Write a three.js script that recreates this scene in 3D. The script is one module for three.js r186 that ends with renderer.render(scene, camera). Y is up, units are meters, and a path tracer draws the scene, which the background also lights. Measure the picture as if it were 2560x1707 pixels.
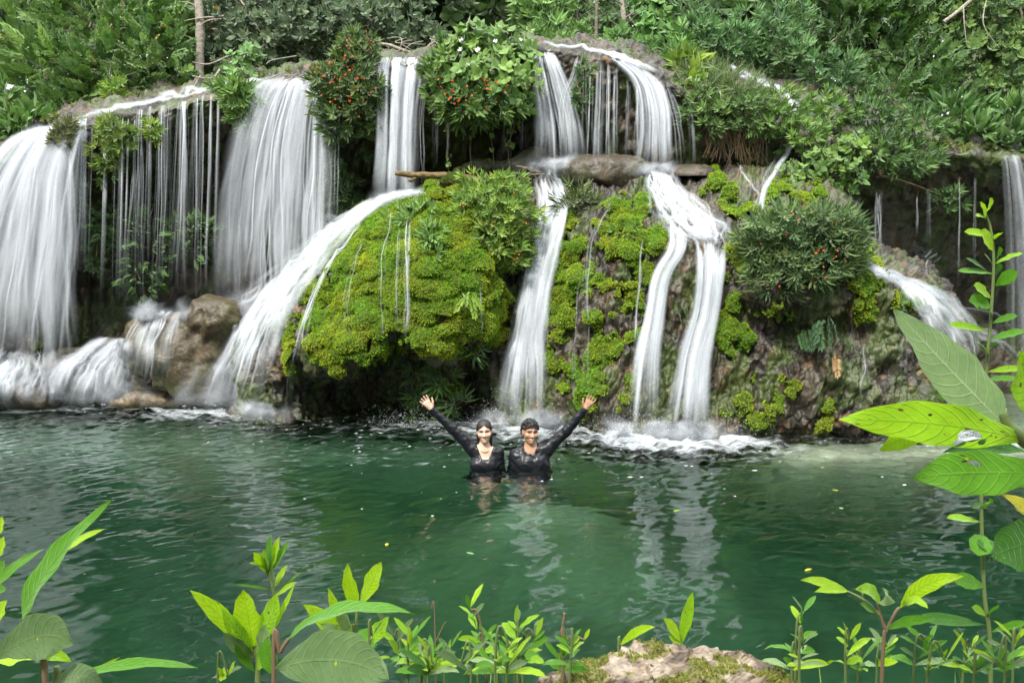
import * as THREE from 'three';
import { mergeGeometries } from 'three/addons/utils/BufferGeometryUtils.js';
import { MeshBVH } from 'three-mesh-bvh';
import { createNoise3D } from 'simplex-noise';

// ---------------------------------------------------------------- camera, sky, sun, exposure
const F = 2009, PITCH = 3.52 * Math.PI / 180, EYE = 1.8;          // focal length in photo pixels (2560 x 1707), tilt, eye height above the pool
const scene = new THREE.Scene();
const camera = new THREE.PerspectiveCamera(2 * Math.atan(1707 / 2 / F) * 180 / Math.PI, 2560 / 1707, 0.05, 400);
camera.position.set(0, EYE, 0);
camera.rotation.x = -PITCH;

const renderer = new THREE.WebGLRenderer({ antialias: true });
renderer.toneMapping = THREE.LinearToneMapping;
renderer.toneMappingExposure = 3.4;
renderer.shadowMap.enabled = true;

{ // bright overcast sky, brighter overhead, the same all round
  const w = 256, h = 128, d = new Float32Array(w * h * 4);
  for (let j = 0; j < h; j++) for (let i = 0; i < w; i++) {
    const e = ((j + 0.5) / h - 0.5) * Math.PI, s = Math.max(0, Math.sin(e));
    const l = e > 0 ? 0.38 + 0.8 * s : 0.25, k = (j * w + i) * 4;
    d[k] = l * 0.97; d[k + 1] = l; d[k + 2] = l * 1.05; d[k + 3] = 1;
  }
  const t = new THREE.DataTexture(d, w, h, THREE.RGBAFormat, THREE.FloatType);
  t.mapping = THREE.EquirectangularReflectionMapping; t.magFilter = t.minFilter = THREE.LinearFilter; t.needsUpdate = true;
  scene.background = t; scene.environment = t;
}
const sun = new THREE.DirectionalLight(new THREE.Color(1, 0.96, 0.88), 1.5);
sun.position.set(-9, 24, 9); sun.target.position.set(0, 1, -9);
sun.castShadow = true; sun.shadow.radius = 20; sun.shadow.mapSize.set(2048, 2048);
Object.assign(sun.shadow.camera, { left: -22, right: 22, top: 22, bottom: -22, near: 1, far: 80 });
scene.add(sun, sun.target);

// ---------------------------------------------------------------- helpers
const V = (x, y, z) => new THREE.Vector3(x, y, z);
const clamp = (x, a = 0, b = 1) => Math.min(b, Math.max(a, x)), mix = (a, b, t) => a + (b - a) * t;
const smooth = (a, b, x) => { const t = clamp((x - a) / (b - a)); return t * t * (3 - 2 * t); };
function rng(seed) { let a = seed >>> 0; return () => { a = (a + 0x6D2B79F5) | 0; let t = Math.imul(a ^ (a >>> 15), 1 | a); t = (t + Math.imul(t ^ (t >>> 7), 61 | t)) ^ t; return ((t ^ (t >>> 14)) >>> 0) / 4294967296; }; }
const noise = createNoise3D(rng(7)), noiseB = createNoise3D(rng(19));
const fbm = (x, y, z, o = 3) => { let s = 0, a = 0.5; for (let i = 0; i < o; i++) { s += a * noise(x, y, z); x *= 2.03; y *= 2.03; z *= 2.03; a *= 0.5; } return s; };
const CP = Math.cos(PITCH), SP = Math.sin(PITCH);
/** the point at depth D (metres in front of the camera) that the photograph shows at pixel (px, py) */
function at(px, py, D) {
  const dx = (px - 1280) / F, dy = -(py - 853.5) / F, w = dy * SP + CP;
  return V(dx * D / w, EYE + (dy * CP - SP) * D / w, -D);
}
function toPix(p) {
  const y = p.y - EYE, d = -p.z, f = d * CP - y * SP, u = y * CP + d * SP;
  return [1280 + p.x / f * F, 853.5 - u / f * F];
}
const metres = (pixels, D) => pixels * D / F;

const taken = new Map();
function numbered(n) { const k = taken.get(n) || 0; taken.set(n, k + 1); return k ? `${n}_${String(k).padStart(3, '0')}` : n; }
function tag(o, label, category, group, kind) {
  if (label) o.userData.label = label;
  if (category) o.userData.category = category;
  if (group) o.userData.group = group;
  if (kind) o.userData.kind = kind;
  return o;
}
function mesh(name, geo, mat, parent) {
  const m = new THREE.Mesh(geo, mat); m.name = parent === undefined ? numbered(name) : name;
  m.castShadow = m.receiveShadow = true; (parent || scene).add(m); return m;
}
function thing(name, label, category, group, pos) {
  const g = new THREE.Group(); g.name = numbered(name); if (pos) g.position.copy(pos); scene.add(g); return tag(g, label, category, group);
}
function copies(name, geo, mat, list, parent, colors) {            // list of Matrix4
  const m = new THREE.InstancedMesh(geo, mat, list.length); m.name = parent ? name : numbered(name);
  list.forEach((x, i) => { m.setMatrixAt(i, x); if (colors) m.setColorAt(i, colors[i]); });
  m.castShadow = m.receiveShadow = true; m.userData.kind = 'stuff'; (parent || scene).add(m); return m;
}
const lin = (r, g, b) => new THREE.Color().setRGB(r, g, b);
function geoOf(pos, idx, col, uv, colSize = 3) {
  const g = new THREE.BufferGeometry();
  g.setAttribute('position', new THREE.BufferAttribute(pos instanceof Float32Array ? pos : new Float32Array(pos), 3));
  if (col) g.setAttribute('color', new THREE.BufferAttribute(col instanceof Float32Array ? col : new Float32Array(col), colSize));
  if (uv) g.setAttribute('uv', new THREE.BufferAttribute(uv instanceof Float32Array ? uv : new Float32Array(uv), 2));
  g.setIndex(idx); g.computeVertexNormals(); return g;
}
const crom = (a, b, c, d, t) => 0.5 * (2 * b + (c - a) * t + (2 * a - 5 * b + 4 * c - d) * t * t + (3 * b - a - 3 * c + d) * t * t * t);
function spline(pts, t) {                                           // pts: arrays of numbers, t in 0..1
  const n = pts.length - 1, s = clamp(t) * n, i = Math.min(n - 1, Math.floor(s)), f = s - i;
  const a = pts[Math.max(0, i - 1)], b = pts[i], c = pts[i + 1], d = pts[Math.min(n, i + 2)];
  return b.map((_, k) => crom(a[k], b[k], c[k], d[k], f));
}
/** a tapered tube through points, radii r0 -> r1 with a slight knobbly unevenness */
function tubeGeo(pts, r0, r1, sides = 7, segs = 0, rough = 0.12, seed = 1) {
  const n = segs || Math.max(4, pts.length * 4), P = [], idx = [], up = V(0, 0, 1);
  const cs = pts.map((p) => [p.x, p.y, p.z]);
  for (let i = 0; i <= n; i++) {
    const t = i / n, c = V(...spline(cs, t)), e = V(...spline(cs, Math.min(1, t + 0.01))), s = V(...spline(cs, Math.max(0, t - 0.01)));
    const d = e.sub(s).normalize(), a = V().crossVectors(d, Math.abs(d.z) > 0.9 ? V(0, 1, 0) : up).normalize(), b = V().crossVectors(d, a);
    const r = mix(r0, r1, t) * (1 + rough * noise(seed, t * n * 0.5, 3));
    for (let k = 0; k < sides; k++) { const q = k / sides * 6.2832; P.push(c.x + r * (a.x * Math.cos(q) + b.x * Math.sin(q)), c.y + r * (a.y * Math.cos(q) + b.y * Math.sin(q)), c.z + r * (a.z * Math.cos(q) + b.z * Math.sin(q))); }
  }
  for (let i = 0; i < n; i++) for (let k = 0; k < sides; k++) { const a = i * sides + k, b = i * sides + (k + 1) % sides; idx.push(a, b, a + sides, b, b + sides, a + sides); }
  const e = P.length / 3; P.push(pts.at(-1).x, pts.at(-1).y, pts.at(-1).z);
  for (let k = 0; k < sides; k++) idx.push(n * sides + k, n * sides + (k + 1) % sides, e);
  const uv = []; for (let i = 0; i < P.length / 3; i++) uv.push(P[i * 3] + P[i * 3 + 2], P[i * 3 + 1]);
  return geoOf(P, idx, null, uv);
}
/** naive surface nets of a signed distance function */
function nets(sdf, lo, hi, cell, colorAt) {
  const nx = Math.ceil((hi.x - lo.x) / cell) + 1, ny = Math.ceil((hi.y - lo.y) / cell) + 1, nz = Math.ceil((hi.z - lo.z) / cell) + 1;
  const f = new Float32Array(nx * ny * nz), id = (x, y, z) => (z * ny + y) * nx + x, vid = new Int32Array(nx * ny * nz).fill(-1);
  for (let z = 0; z < nz; z++) for (let y = 0; y < ny; y++) for (let x = 0; x < nx; x++) f[id(x, y, z)] = sdf(lo.x + x * cell, lo.y + y * cell, lo.z + z * cell);
  const P = [], I = [];
  for (let z = 0; z < nz - 1; z++) for (let y = 0; y < ny - 1; y++) for (let x = 0; x < nx - 1; x++) {
    let m = 0, c = 0, sx = 0, sy = 0, sz = 0; const v = [];
    for (let k = 0; k < 8; k++) { const q = f[id(x + (k & 1), y + (k >> 1 & 1), z + (k >> 2))]; v.push(q); if (q < 0) m |= 1 << k; }
    if (m === 0 || m === 255) continue;
    for (let a = 0; a < 8; a++) for (let b = 1; b < 8; b <<= 1) { if (a & b) continue; const e = a | b; if ((v[a] < 0) === (v[e] < 0)) continue; const t = v[a] / (v[a] - v[e]); sx += (a & 1) + (b === 1 ? t : 0); sy += (a >> 1 & 1) + (b === 2 ? t : 0); sz += (a >> 2) + (b === 4 ? t : 0); c++; }
    vid[id(x, y, z)] = P.length / 3; P.push(lo.x + (x + sx / c) * cell, lo.y + (y + sy / c) * cell, lo.z + (z + sz / c) * cell);
  }
  const quad = (a, b, c, d, flip) => { if (a < 0 || b < 0 || c < 0 || d < 0) return; if (flip) I.push(a, c, b, a, d, c); else I.push(a, b, c, a, c, d); };
  for (let z = 1; z < nz - 1; z++) for (let y = 1; y < ny - 1; y++) for (let x = 1; x < nx - 1; x++) {
    const s = f[id(x, y, z)] < 0;
    if (s !== f[id(x + 1, y, z)] < 0) quad(vid[id(x, y - 1, z - 1)], vid[id(x, y, z - 1)], vid[id(x, y, z)], vid[id(x, y - 1, z)], !s);
    if (s !== f[id(x, y + 1, z)] < 0) quad(vid[id(x - 1, y, z - 1)], vid[id(x - 1, y, z)], vid[id(x, y, z)], vid[id(x, y, z - 1)], !s);
    if (s !== f[id(x, y, z + 1)] < 0) quad(vid[id(x - 1, y - 1, z)], vid[id(x, y - 1, z)], vid[id(x, y, z)], vid[id(x - 1, y, z)], !s);
  }
  const col = colorAt && new Float32Array(P.length), uv = new Float32Array(P.length / 3 * 2);
  const g = geoOf(P, I, null, null), N = g.attributes.normal;
  for (let i = 0; i < P.length / 3; i++) {
    const p = V(P[i * 3], P[i * 3 + 1], P[i * 3 + 2]); uv[i * 2] = p.x + p.z * 0.6; uv[i * 2 + 1] = p.y - p.z * 0.6;
    if (col) { const c = colorAt(p, V().fromBufferAttribute(N, i)); col[i * 3] = c.r; col[i * 3 + 1] = c.g; col[i * 3 + 2] = c.b; }
  }
  if (col) g.setAttribute('color', new THREE.BufferAttribute(col, 3));
  g.setAttribute('uv', new THREE.BufferAttribute(uv, 2));
  return g;
}
const smin = (a, b, k) => { const h = Math.max(k - Math.abs(a - b), 0) / k; return Math.min(a, b) - h * h * k * 0.25; };
function cone(p, a, b, ra, rb) {                                    // distance to a tapered capsule
  const bx = b.x - a.x, by = b.y - a.y, bz = b.z - a.z, px = p.x - a.x, py = p.y - a.y, pz = p.z - a.z;
  const t = clamp((px * bx + py * by + pz * bz) / (bx * bx + by * by + bz * bz + 1e-9));
  return Math.hypot(px - bx * t, py - by * t, pz - bz * t) - mix(ra, rb, t);
}
const ellipsoid = (p, c, rx, ry, rz) => { const x = (p.x - c.x) / rx, y = (p.y - c.y) / ry, z = (p.z - c.z) / rz, k = Math.sqrt(x * x + y * y + z * z); return (k - 1) * Math.min(rx, ry, rz); };

// ---------------------------------------------------------------- textures and materials
function noiseTexture(size, fn, srgb) {
  const d = new Uint8Array(size * size * 4);
  for (let j = 0; j < size; j++) for (let i = 0; i < size; i++) { const c = fn(i / size, j / size), k = (j * size + i) * 4; for (let q = 0; q < 3; q++) d[k + q] = clamp(Array.isArray(c) ? c[q] : c) * 255; d[k + 3] = 255; }
  const t = new THREE.DataTexture(d, size, size); t.wrapS = t.wrapT = THREE.RepeatWrapping; t.magFilter = THREE.LinearFilter; t.minFilter = THREE.LinearMipmapLinearFilter; t.generateMipmaps = true;
  if (srgb) t.colorSpace = THREE.SRGBColorSpace; t.needsUpdate = true; return t;
}
const loop = (u, v, f, o = 4, n = noise) => {                       // noise that tiles over the unit square
  let s = 0, a = 0.5; for (let i = 0; i < o; i++) { const r = f / 6.2832; s += a * n(r * Math.cos(u * 6.2832) + i * 9, r * Math.sin(u * 6.2832) + r * Math.cos(v * 6.2832), r * Math.sin(v * 6.2832) + i * 5); f *= 2.1; a *= 0.55; } return s;
};
const rockBump = noiseTexture(512, (u, v) => 0.5 + 0.6 * loop(u, v, 12, 5) - 0.25 * Math.abs(loop(u, v, 30, 2)));
const rockTone = noiseTexture(512, (u, v) => { const k = 0.8 + 0.5 * loop(u, v, 18, 5); return [k, k * 0.99, k * 0.97]; });
for (const t of [rockBump, rockTone]) t.repeat.set(0.9, 0.9);
const M = {
  rock: new THREE.MeshStandardMaterial({ vertexColors: true, map: rockTone, bumpMap: rockBump, bumpScale: 0.02, roughness: 0.62 }),
  wetRock: new THREE.MeshStandardMaterial({ vertexColors: true, map: rockTone, bumpMap: rockBump, bumpScale: 0.011, roughness: 0.5 }),
  bark: new THREE.MeshStandardMaterial({ color: lin(0.2, 0.165, 0.13), map: rockTone, bumpMap: rockBump, bumpScale: 0.01, roughness: 0.85 }),
  paleBark: new THREE.MeshStandardMaterial({ color: lin(0.36, 0.32, 0.26), map: rockTone, bumpMap: rockBump, bumpScale: 0.008, roughness: 0.85 }),
  leaf: new THREE.MeshPhysicalMaterial({ color: 0xffffff, roughness: 1, transmission: 0.32, thickness: 0, clearcoat: 0.35, clearcoatRoughness: 0.4, side: THREE.DoubleSide }),
  moss: new THREE.MeshPhysicalMaterial({ color: 0xffffff, roughness: 1, transmission: 0.25, thickness: 0, side: THREE.DoubleSide }),
  mossBed: new THREE.MeshStandardMaterial({ vertexColors: true, bumpMap: rockBump, bumpScale: 0.02, roughness: 1 }),
  fall: new THREE.MeshPhysicalMaterial({ color: 0xffffff, vertexColors: true, transparent: true, roughness: 0.7, side: THREE.DoubleSide, depthWrite: false }),
  stem: new THREE.MeshStandardMaterial({ color: lin(0.12, 0.17, 0.05), roughness: 0.7 }),
  brownStem: new THREE.MeshStandardMaterial({ color: lin(0.16, 0.11, 0.06), roughness: 0.8 }),
};
// ---------------------------------------------------------------- rock masses
/** a smooth patch through a grid of control points [column][knot] = Vector3, displaced along its normal */
function patch(ctrl, nu, nv, disp, colorAt, u0 = 0, u1 = 1) {
  const C = ctrl.map((c) => c.map((p) => [p.x, p.y, p.z])), K = C[0].length, nc = C.length;
  const P = new Float32Array((nu + 1) * (nv + 1) * 3), pos = (u, v) => {
    const s = clamp(u) * (nc - 1), i = Math.min(nc - 2, Math.floor(s)), f = s - i;
    const q = [Math.max(0, i - 1), i, i + 1, Math.min(nc - 1, i + 2)].map((k) => spline(C[k], v));
    return V(crom(q[0][0], q[1][0], q[2][0], q[3][0], f), crom(q[0][1], q[1][1], q[2][1], q[3][1], f), crom(q[0][2], q[1][2], q[2][2], q[3][2], f));
  };
  const base = []; for (let j = 0; j <= nv; j++) for (let i = 0; i <= nu; i++) base.push(pos(mix(u0, u1, i / nu), j / nv));
  const at_ = (i, j) => base[j * (nu + 1) + i];
  for (let j = 0; j <= nv; j++) for (let i = 0; i <= nu; i++) {
    // sides share normals across a border because these are taken from the patch as a whole
    const e = 0.6 / nu * (u1 - u0), u = mix(u0, u1, i / nu), a = pos(Math.max(0, u - e), j / nv), b = pos(Math.min(1, u + e), j / nv);
    const c = at_(i, Math.max(0, j - 1)), d = at_(i, Math.min(nv, j + 1));
    const n = V().crossVectors(b.sub(a), V().subVectors(d, c)).normalize(), p = at_(i, j);
    const q = disp(p, n, u, j / nv), k = (j * (nu + 1) + i) * 3; P[k] = q.x; P[k + 1] = q.y; P[k + 2] = q.z;
  }
  const idx = []; for (let j = 0; j < nv; j++) for (let i = 0; i < nu; i++) { const a = j * (nu + 1) + i, b = a + 1, c = a + nu + 1, d = c + 1; idx.push(a, b, d, a, d, c); }
  const uv = new Float32Array((nu + 1) * (nv + 1) * 2), col = new Float32Array(P.length);
  const g = geoOf(P, idx, null, null), N = g.attributes.normal;
  for (let i = 0; i < P.length / 3; i++) {
    const p = V(P[i * 3], P[i * 3 + 1], P[i * 3 + 2]); uv[i * 2] = p.x + 0.3 * p.z; uv[i * 2 + 1] = p.y - p.z * 0.8;
    const c = colorAt(p, V().fromBufferAttribute(N, i)); col[i * 3] = c.r; col[i * 3 + 1] = c.g; col[i * 3 + 2] = c.b;
  }
  g.setAttribute('uv', new THREE.BufferAttribute(uv, 2)); g.setAttribute('color', new THREE.BufferAttribute(col, 3));
  return g;
}
const tufa = (p, n, u, v) => {                                      // drip-stone relief: lumps, curtains running down, grit
  const a = 0.17 * fbm(p.x * 1.3, p.y * 1.1, p.z * 1.3, 3) + 0.09 * fbm(p.x * 4.5, p.y * 1.7, p.z * 4.5, 3) + 0.035 * Math.abs(noise(p.x * 8, p.y * 4.5, p.z * 8)) + 0.01 * noise(p.x * 21, p.y * 15, p.z * 21);
  return p.clone().addScaledVector(n, a);
};
const mixC = (a, b, t) => [mix(a[0], b[0], t), mix(a[1], b[1], t), mix(a[2], b[2], t)];
const C_ = { brown: [0.1, 0.083, 0.054], dark: [0.04, 0.034, 0.027], ochre: [0.24, 0.13, 0.055], grey: [0.22, 0.195, 0.16], green: [0.075, 0.115, 0.022], red: [0.2, 0.1, 0.06] };
function rockColor(p, n, wet = 0.5) {                               // mineral patches with ragged outlines and grit
  const a = fbm(p.x * 0.9 + 4, p.y * 0.9, p.z * 0.9, 4), b = fbm(p.x * 2.2, p.y * 1.4 + 9, p.z * 2.2, 4), c = fbm(p.x * 3.1 - 7, p.y * 2.3, p.z * 3.1, 4), g = noise(p.x * 26, p.y * 26, p.z * 26), h = noiseB(p.x * 12, p.y * 12, p.z * 12);
  let k = mixC(C_.brown, C_.dark, smooth(-0.25, 0.35, a + 0.4 * (wet - 0.5) + 0.15 * h));
  k = mixC(k, C_.grey, smooth(0.16, 0.4, b + 0.06 * g) * 0.4);
  k = mixC(k, C_.ochre, smooth(0.26, 0.46, c + 0.05 * g) * 0.55);
  k = mixC(k, C_.green, smooth(-0.05, 0.2, fbm(p.x * 1.5 + 31, p.y * 0.8, p.z * 1.5, 5) + 0.07 * g) * 0.7);
  const t = 1 + 0.3 * g + 0.16 * h;
  return lin(k[0] * t, k[1] * t, k[2] * t);
}
// the upper wall: [pixel column, lip row, lip depth, recess depth, row and depth of the far edge of the terrace]
const upper = [
  [-700, 640, 11.4, 12.6, 600, 13], [-250, 500, 12.0, 13.2, 470, 13.6], [0, 400, 12.4, 13.4, 365, 13.4], [80, 352, 12.5, 13.5, 316, 13.5], [140, 325, 12.6, 13.6, 290, 13.8],
  [260, 290, 12.7, 13.7, 256, 14.4], [400, 270, 12.8, 13.8, 230, 15], [560, 234, 12.9, 13.9, 202, 15.2], [650, 214, 12.9, 13.9, 187, 15], [760, 202, 12.8, 13.9, 177, 15],
  [870, 190, 12.7, 14, 166, 15], [960, 163, 12.5, 14, 146, 14.6], [1080, 155, 12.3, 14, 140, 14.6], [1200, 150, 12.2, 14.2, 132, 14.6], [1330, 127, 12.1, 13.6, 112, 14.2],
  [1450, 128, 12.0, 13, 114, 14.2], [1550, 137, 11.9, 12.7, 120, 14.2], [1640, 175, 11.8, 12.5, 140, 14.2], [1720, 222, 11.8, 12.4, 165, 14.4], [1850, 290, 11.9, 12.4, 190, 14.6],
  [2000, 330, 12.1, 12.6, 205, 15], [2200, 360, 12.4, 13.2, 262, 15], [2400, 380, 12.7, 14.2, 320, 15], [2560, 392, 12.7, 14.4, 335, 15], [2800, 420, 12.6, 14.2, 370, 15], [3300, 520, 11.5, 13, 480, 14],
];
const upperCtrl = upper.map(([px, lip, ld, rd0, bp, bd]) => {
  const rd = rd0 + (px > 100 && px < 1400 ? 0.7 : px > 2100 ? 0.5 : 0.1);
  const L = at(px, lip, ld), B = at(px, bp, bd), foot = (y, d) => { const q = V(0, y, -d); q.x = L.x * d / ld; return q; };
  return [foot(-0.6, rd - 0.15), foot(L.y * 0.22, rd), foot(L.y * 0.5, rd), foot(L.y * 0.74, mix(rd, ld, 0.25)), foot(L.y * 0.9, mix(rd, ld, 0.8)), V(L.x, L.y - 0.08, L.z + 0.04), V(L.x, L.y + 0.06, L.z - 0.22), V(mix(L.x, B.x, 0.5), mix(L.y, B.y, 0.6), mix(L.z, B.z, 0.5)), B, V(B.x * 1.15, B.y - 0.05, B.z - 3.2)];
});
const cliffGeo = patch(upperCtrl, 640, 230, tufa, (p, n) => rockColor(p, n, 0.95));
tag(mesh('cliff', cliffGeo, M.wetRock), 'tall dark wet tufa cliff with overhanging lip behind the falls', null, null, 'structure');

// the lower tier: three lobes of tufa between the chutes; every column runs from below the water up to the ledge
const lower = [
  [[540, 1030, 12.6], [560, 950, 12.6], [585, 850, 12.6], [645, 770, 12.7], [760, 650, 12.8], [900, 545, 13], [1000, 505, 13.4]],
  [[610, 1045, 11.55], [604, 960, 11.5], [616, 880, 11.5], [670, 790, 11.6], [790, 640, 11.9], [930, 540, 12.3], [1040, 490, 13]],
  [[690, 1055, 11.1], [682, 980, 11.05], [692, 900, 11], [730, 800, 11.1], [840, 640, 11.5], [960, 530, 12], [1060, 482, 12.9]],
  [[800, 1062, 11.5], [800, 1010, 11.7], [800, 950, 11.5], [805, 900, 10.5], [870, 650, 10.95], [985, 520, 11.8], [1080, 472, 12.8]],
  [[900, 1065, 12.0], [900, 1000, 12.3], [900, 935, 12.0], [900, 890, 10.4], [930, 680, 10.6], [1010, 520, 11.6], [1100, 467, 12.7]],
  [[1000, 1065, 11.8], [1000, 990, 12.1], [1000, 870, 11.9], [1000, 820, 10.4], [1010, 660, 10.5], [1050, 510, 11.5], [1130, 462, 12.6]],
  [[1100, 1065, 11.7], [1100, 990, 11.9], [1095, 920, 11.5], [1090, 880, 10.35], [1090, 680, 10.4], [1110, 500, 11.3], [1170, 452, 12.5]],
  [[1190, 1065, 11.9], [1190, 1000, 12.1], [1190, 890, 11.6], [1190, 815, 10.55], [1180, 680, 10.6], [1180, 500, 11.3], [1210, 447, 12.4]],
  [[1235, 1062, 11.05], [1238, 980, 11.2], [1247, 880, 11.25], [1257, 800, 11.25], [1266, 680, 11.25], [1272, 520, 11.6], [1280, 440, 12.4]],
  [[1300, 1062, 10.75], [1305, 980, 10.85], [1315, 880, 11], [1327, 800, 11.1], [1345, 680, 11.2], [1365, 540, 11.55], [1375, 440, 12.3]],
  [[1380, 1066, 10.6], [1385, 980, 10.7], [1387, 880, 10.8], [1392, 790, 10.8], [1402, 680, 10.9], [1420, 560, 11.2], [1440, 435, 12.2]],
  [[1480, 1074, 10.35], [1480, 1030, 10.25], [1480, 900, 10.3], [1480, 790, 10.4], [1480, 680, 10.6], [1490, 540, 11], [1500, 418, 12.1]],
  [[1570, 1082, 10.15], [1565, 1030, 10.05], [1565, 900, 10.15], [1565, 790, 10.3], [1570, 680, 10.4], [1580, 540, 10.9], [1590, 422, 12]],
  [[1630, 1090, 9.98], [1635, 1000, 10.05], [1640, 900, 10.15], [1650, 790, 10.3], [1652, 680, 10.4], [1660, 550, 10.8], [1655, 430, 11.9]],
  [[1720, 1098, 9.82], [1725, 1000, 9.95], [1735, 880, 10.05], [1750, 780, 10.2], [1760, 660, 10.25], [1745, 560, 10.55], [1725, 430, 11.8]],
  [[1800, 1098, 9.85], [1800, 1000, 9.95], [1800, 880, 10.05], [1810, 780, 10.15], [1822, 660, 10.2], [1830, 560, 10.5], [1830, 430, 11.8]],
  [[1890, 1090, 10], [1890, 1035, 9.85], [1890, 900, 9.95], [1890, 810, 10.05], [1890, 700, 9.85], [1900, 560, 10.3], [1920, 430, 11.8]],
  [[2000, 1090, 10.05], [2000, 1050, 9.75], [2000, 930, 9.85], [2000, 830, 10.15], [2000, 710, 9.65], [2010, 560, 10.2], [2020, 430, 11.8]],
  [[2100, 1090, 10.05], [2100, 1050, 9.75], [2100, 930, 9.75], [2100, 810, 9.95], [2100, 700, 9.65], [2110, 590, 10.1], [2120, 500, 11.6]],
  [[2190, 1092, 9.98], [2190, 1020, 9.8], [2190, 930, 9.8], [2190, 810, 9.9], [2182, 730, 9.9], [2170, 672, 10.2], [2160, 590, 11.7]],
  [[2280, 1095, 10], [2290, 1020, 9.9], [2290, 930, 9.95], [2300, 840, 10], [2300, 770, 10.15], [2285, 705, 10.5], [2265, 650, 11.9]],
  [[2360, 1095, 10.3], [2370, 1020, 10.4], [2372, 930, 10.5], [2380, 860, 10.6], [2370, 790, 10.7], [2345, 725, 11], [2325, 680, 12]],
  [[2430, 1095, 11.6], [2430, 1020, 11.7], [2430, 930, 11.8], [2425, 880, 11.9], [2410, 820, 12], [2385, 765, 12.1], [2375, 720, 12.6]],
].map((c) => { const p = c.map((k) => at(...k)), b = p[0].clone(); b.y = -0.7; const t = p.at(-1).clone(); t.z -= 1.5; t.y += 0.1; t.x *= 1.08; return [b, ...p, t]; });
const shaggy = (p, n, u, v) => {
  const q = tufa(p, n, u, v);
  return q.addScaledVector(n, 0.06 * fbm(p.x * 7, p.y * 3.2, p.z * 7, 2));
};
const lobes = [
  ['mossy_rock_mound', 'big rounded rock mound thick with bright green moss, dark cave beneath', 0, 9, 300],
  ['mossy_rock_ridge', 'mossy rock ridge between the two lower chutes, beside the waving man', 9, 14, 190],
  ['overhanging_rock', 'brown overhanging rock wall on the right, topped by the red-flowered bush', 14, 22, 260],
].map(([name, label, a, b, nu]) => {
  const g = patch(lower, nu, 300, shaggy, (p, n) => rockColor(p, n, a === 9 ? 0.6 : 0.8), a / 22, b / 22);
  const t = thing(name, label, 'rock'); mesh('rock', g, M.wetRock, t);
  return { t, g };
});

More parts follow.
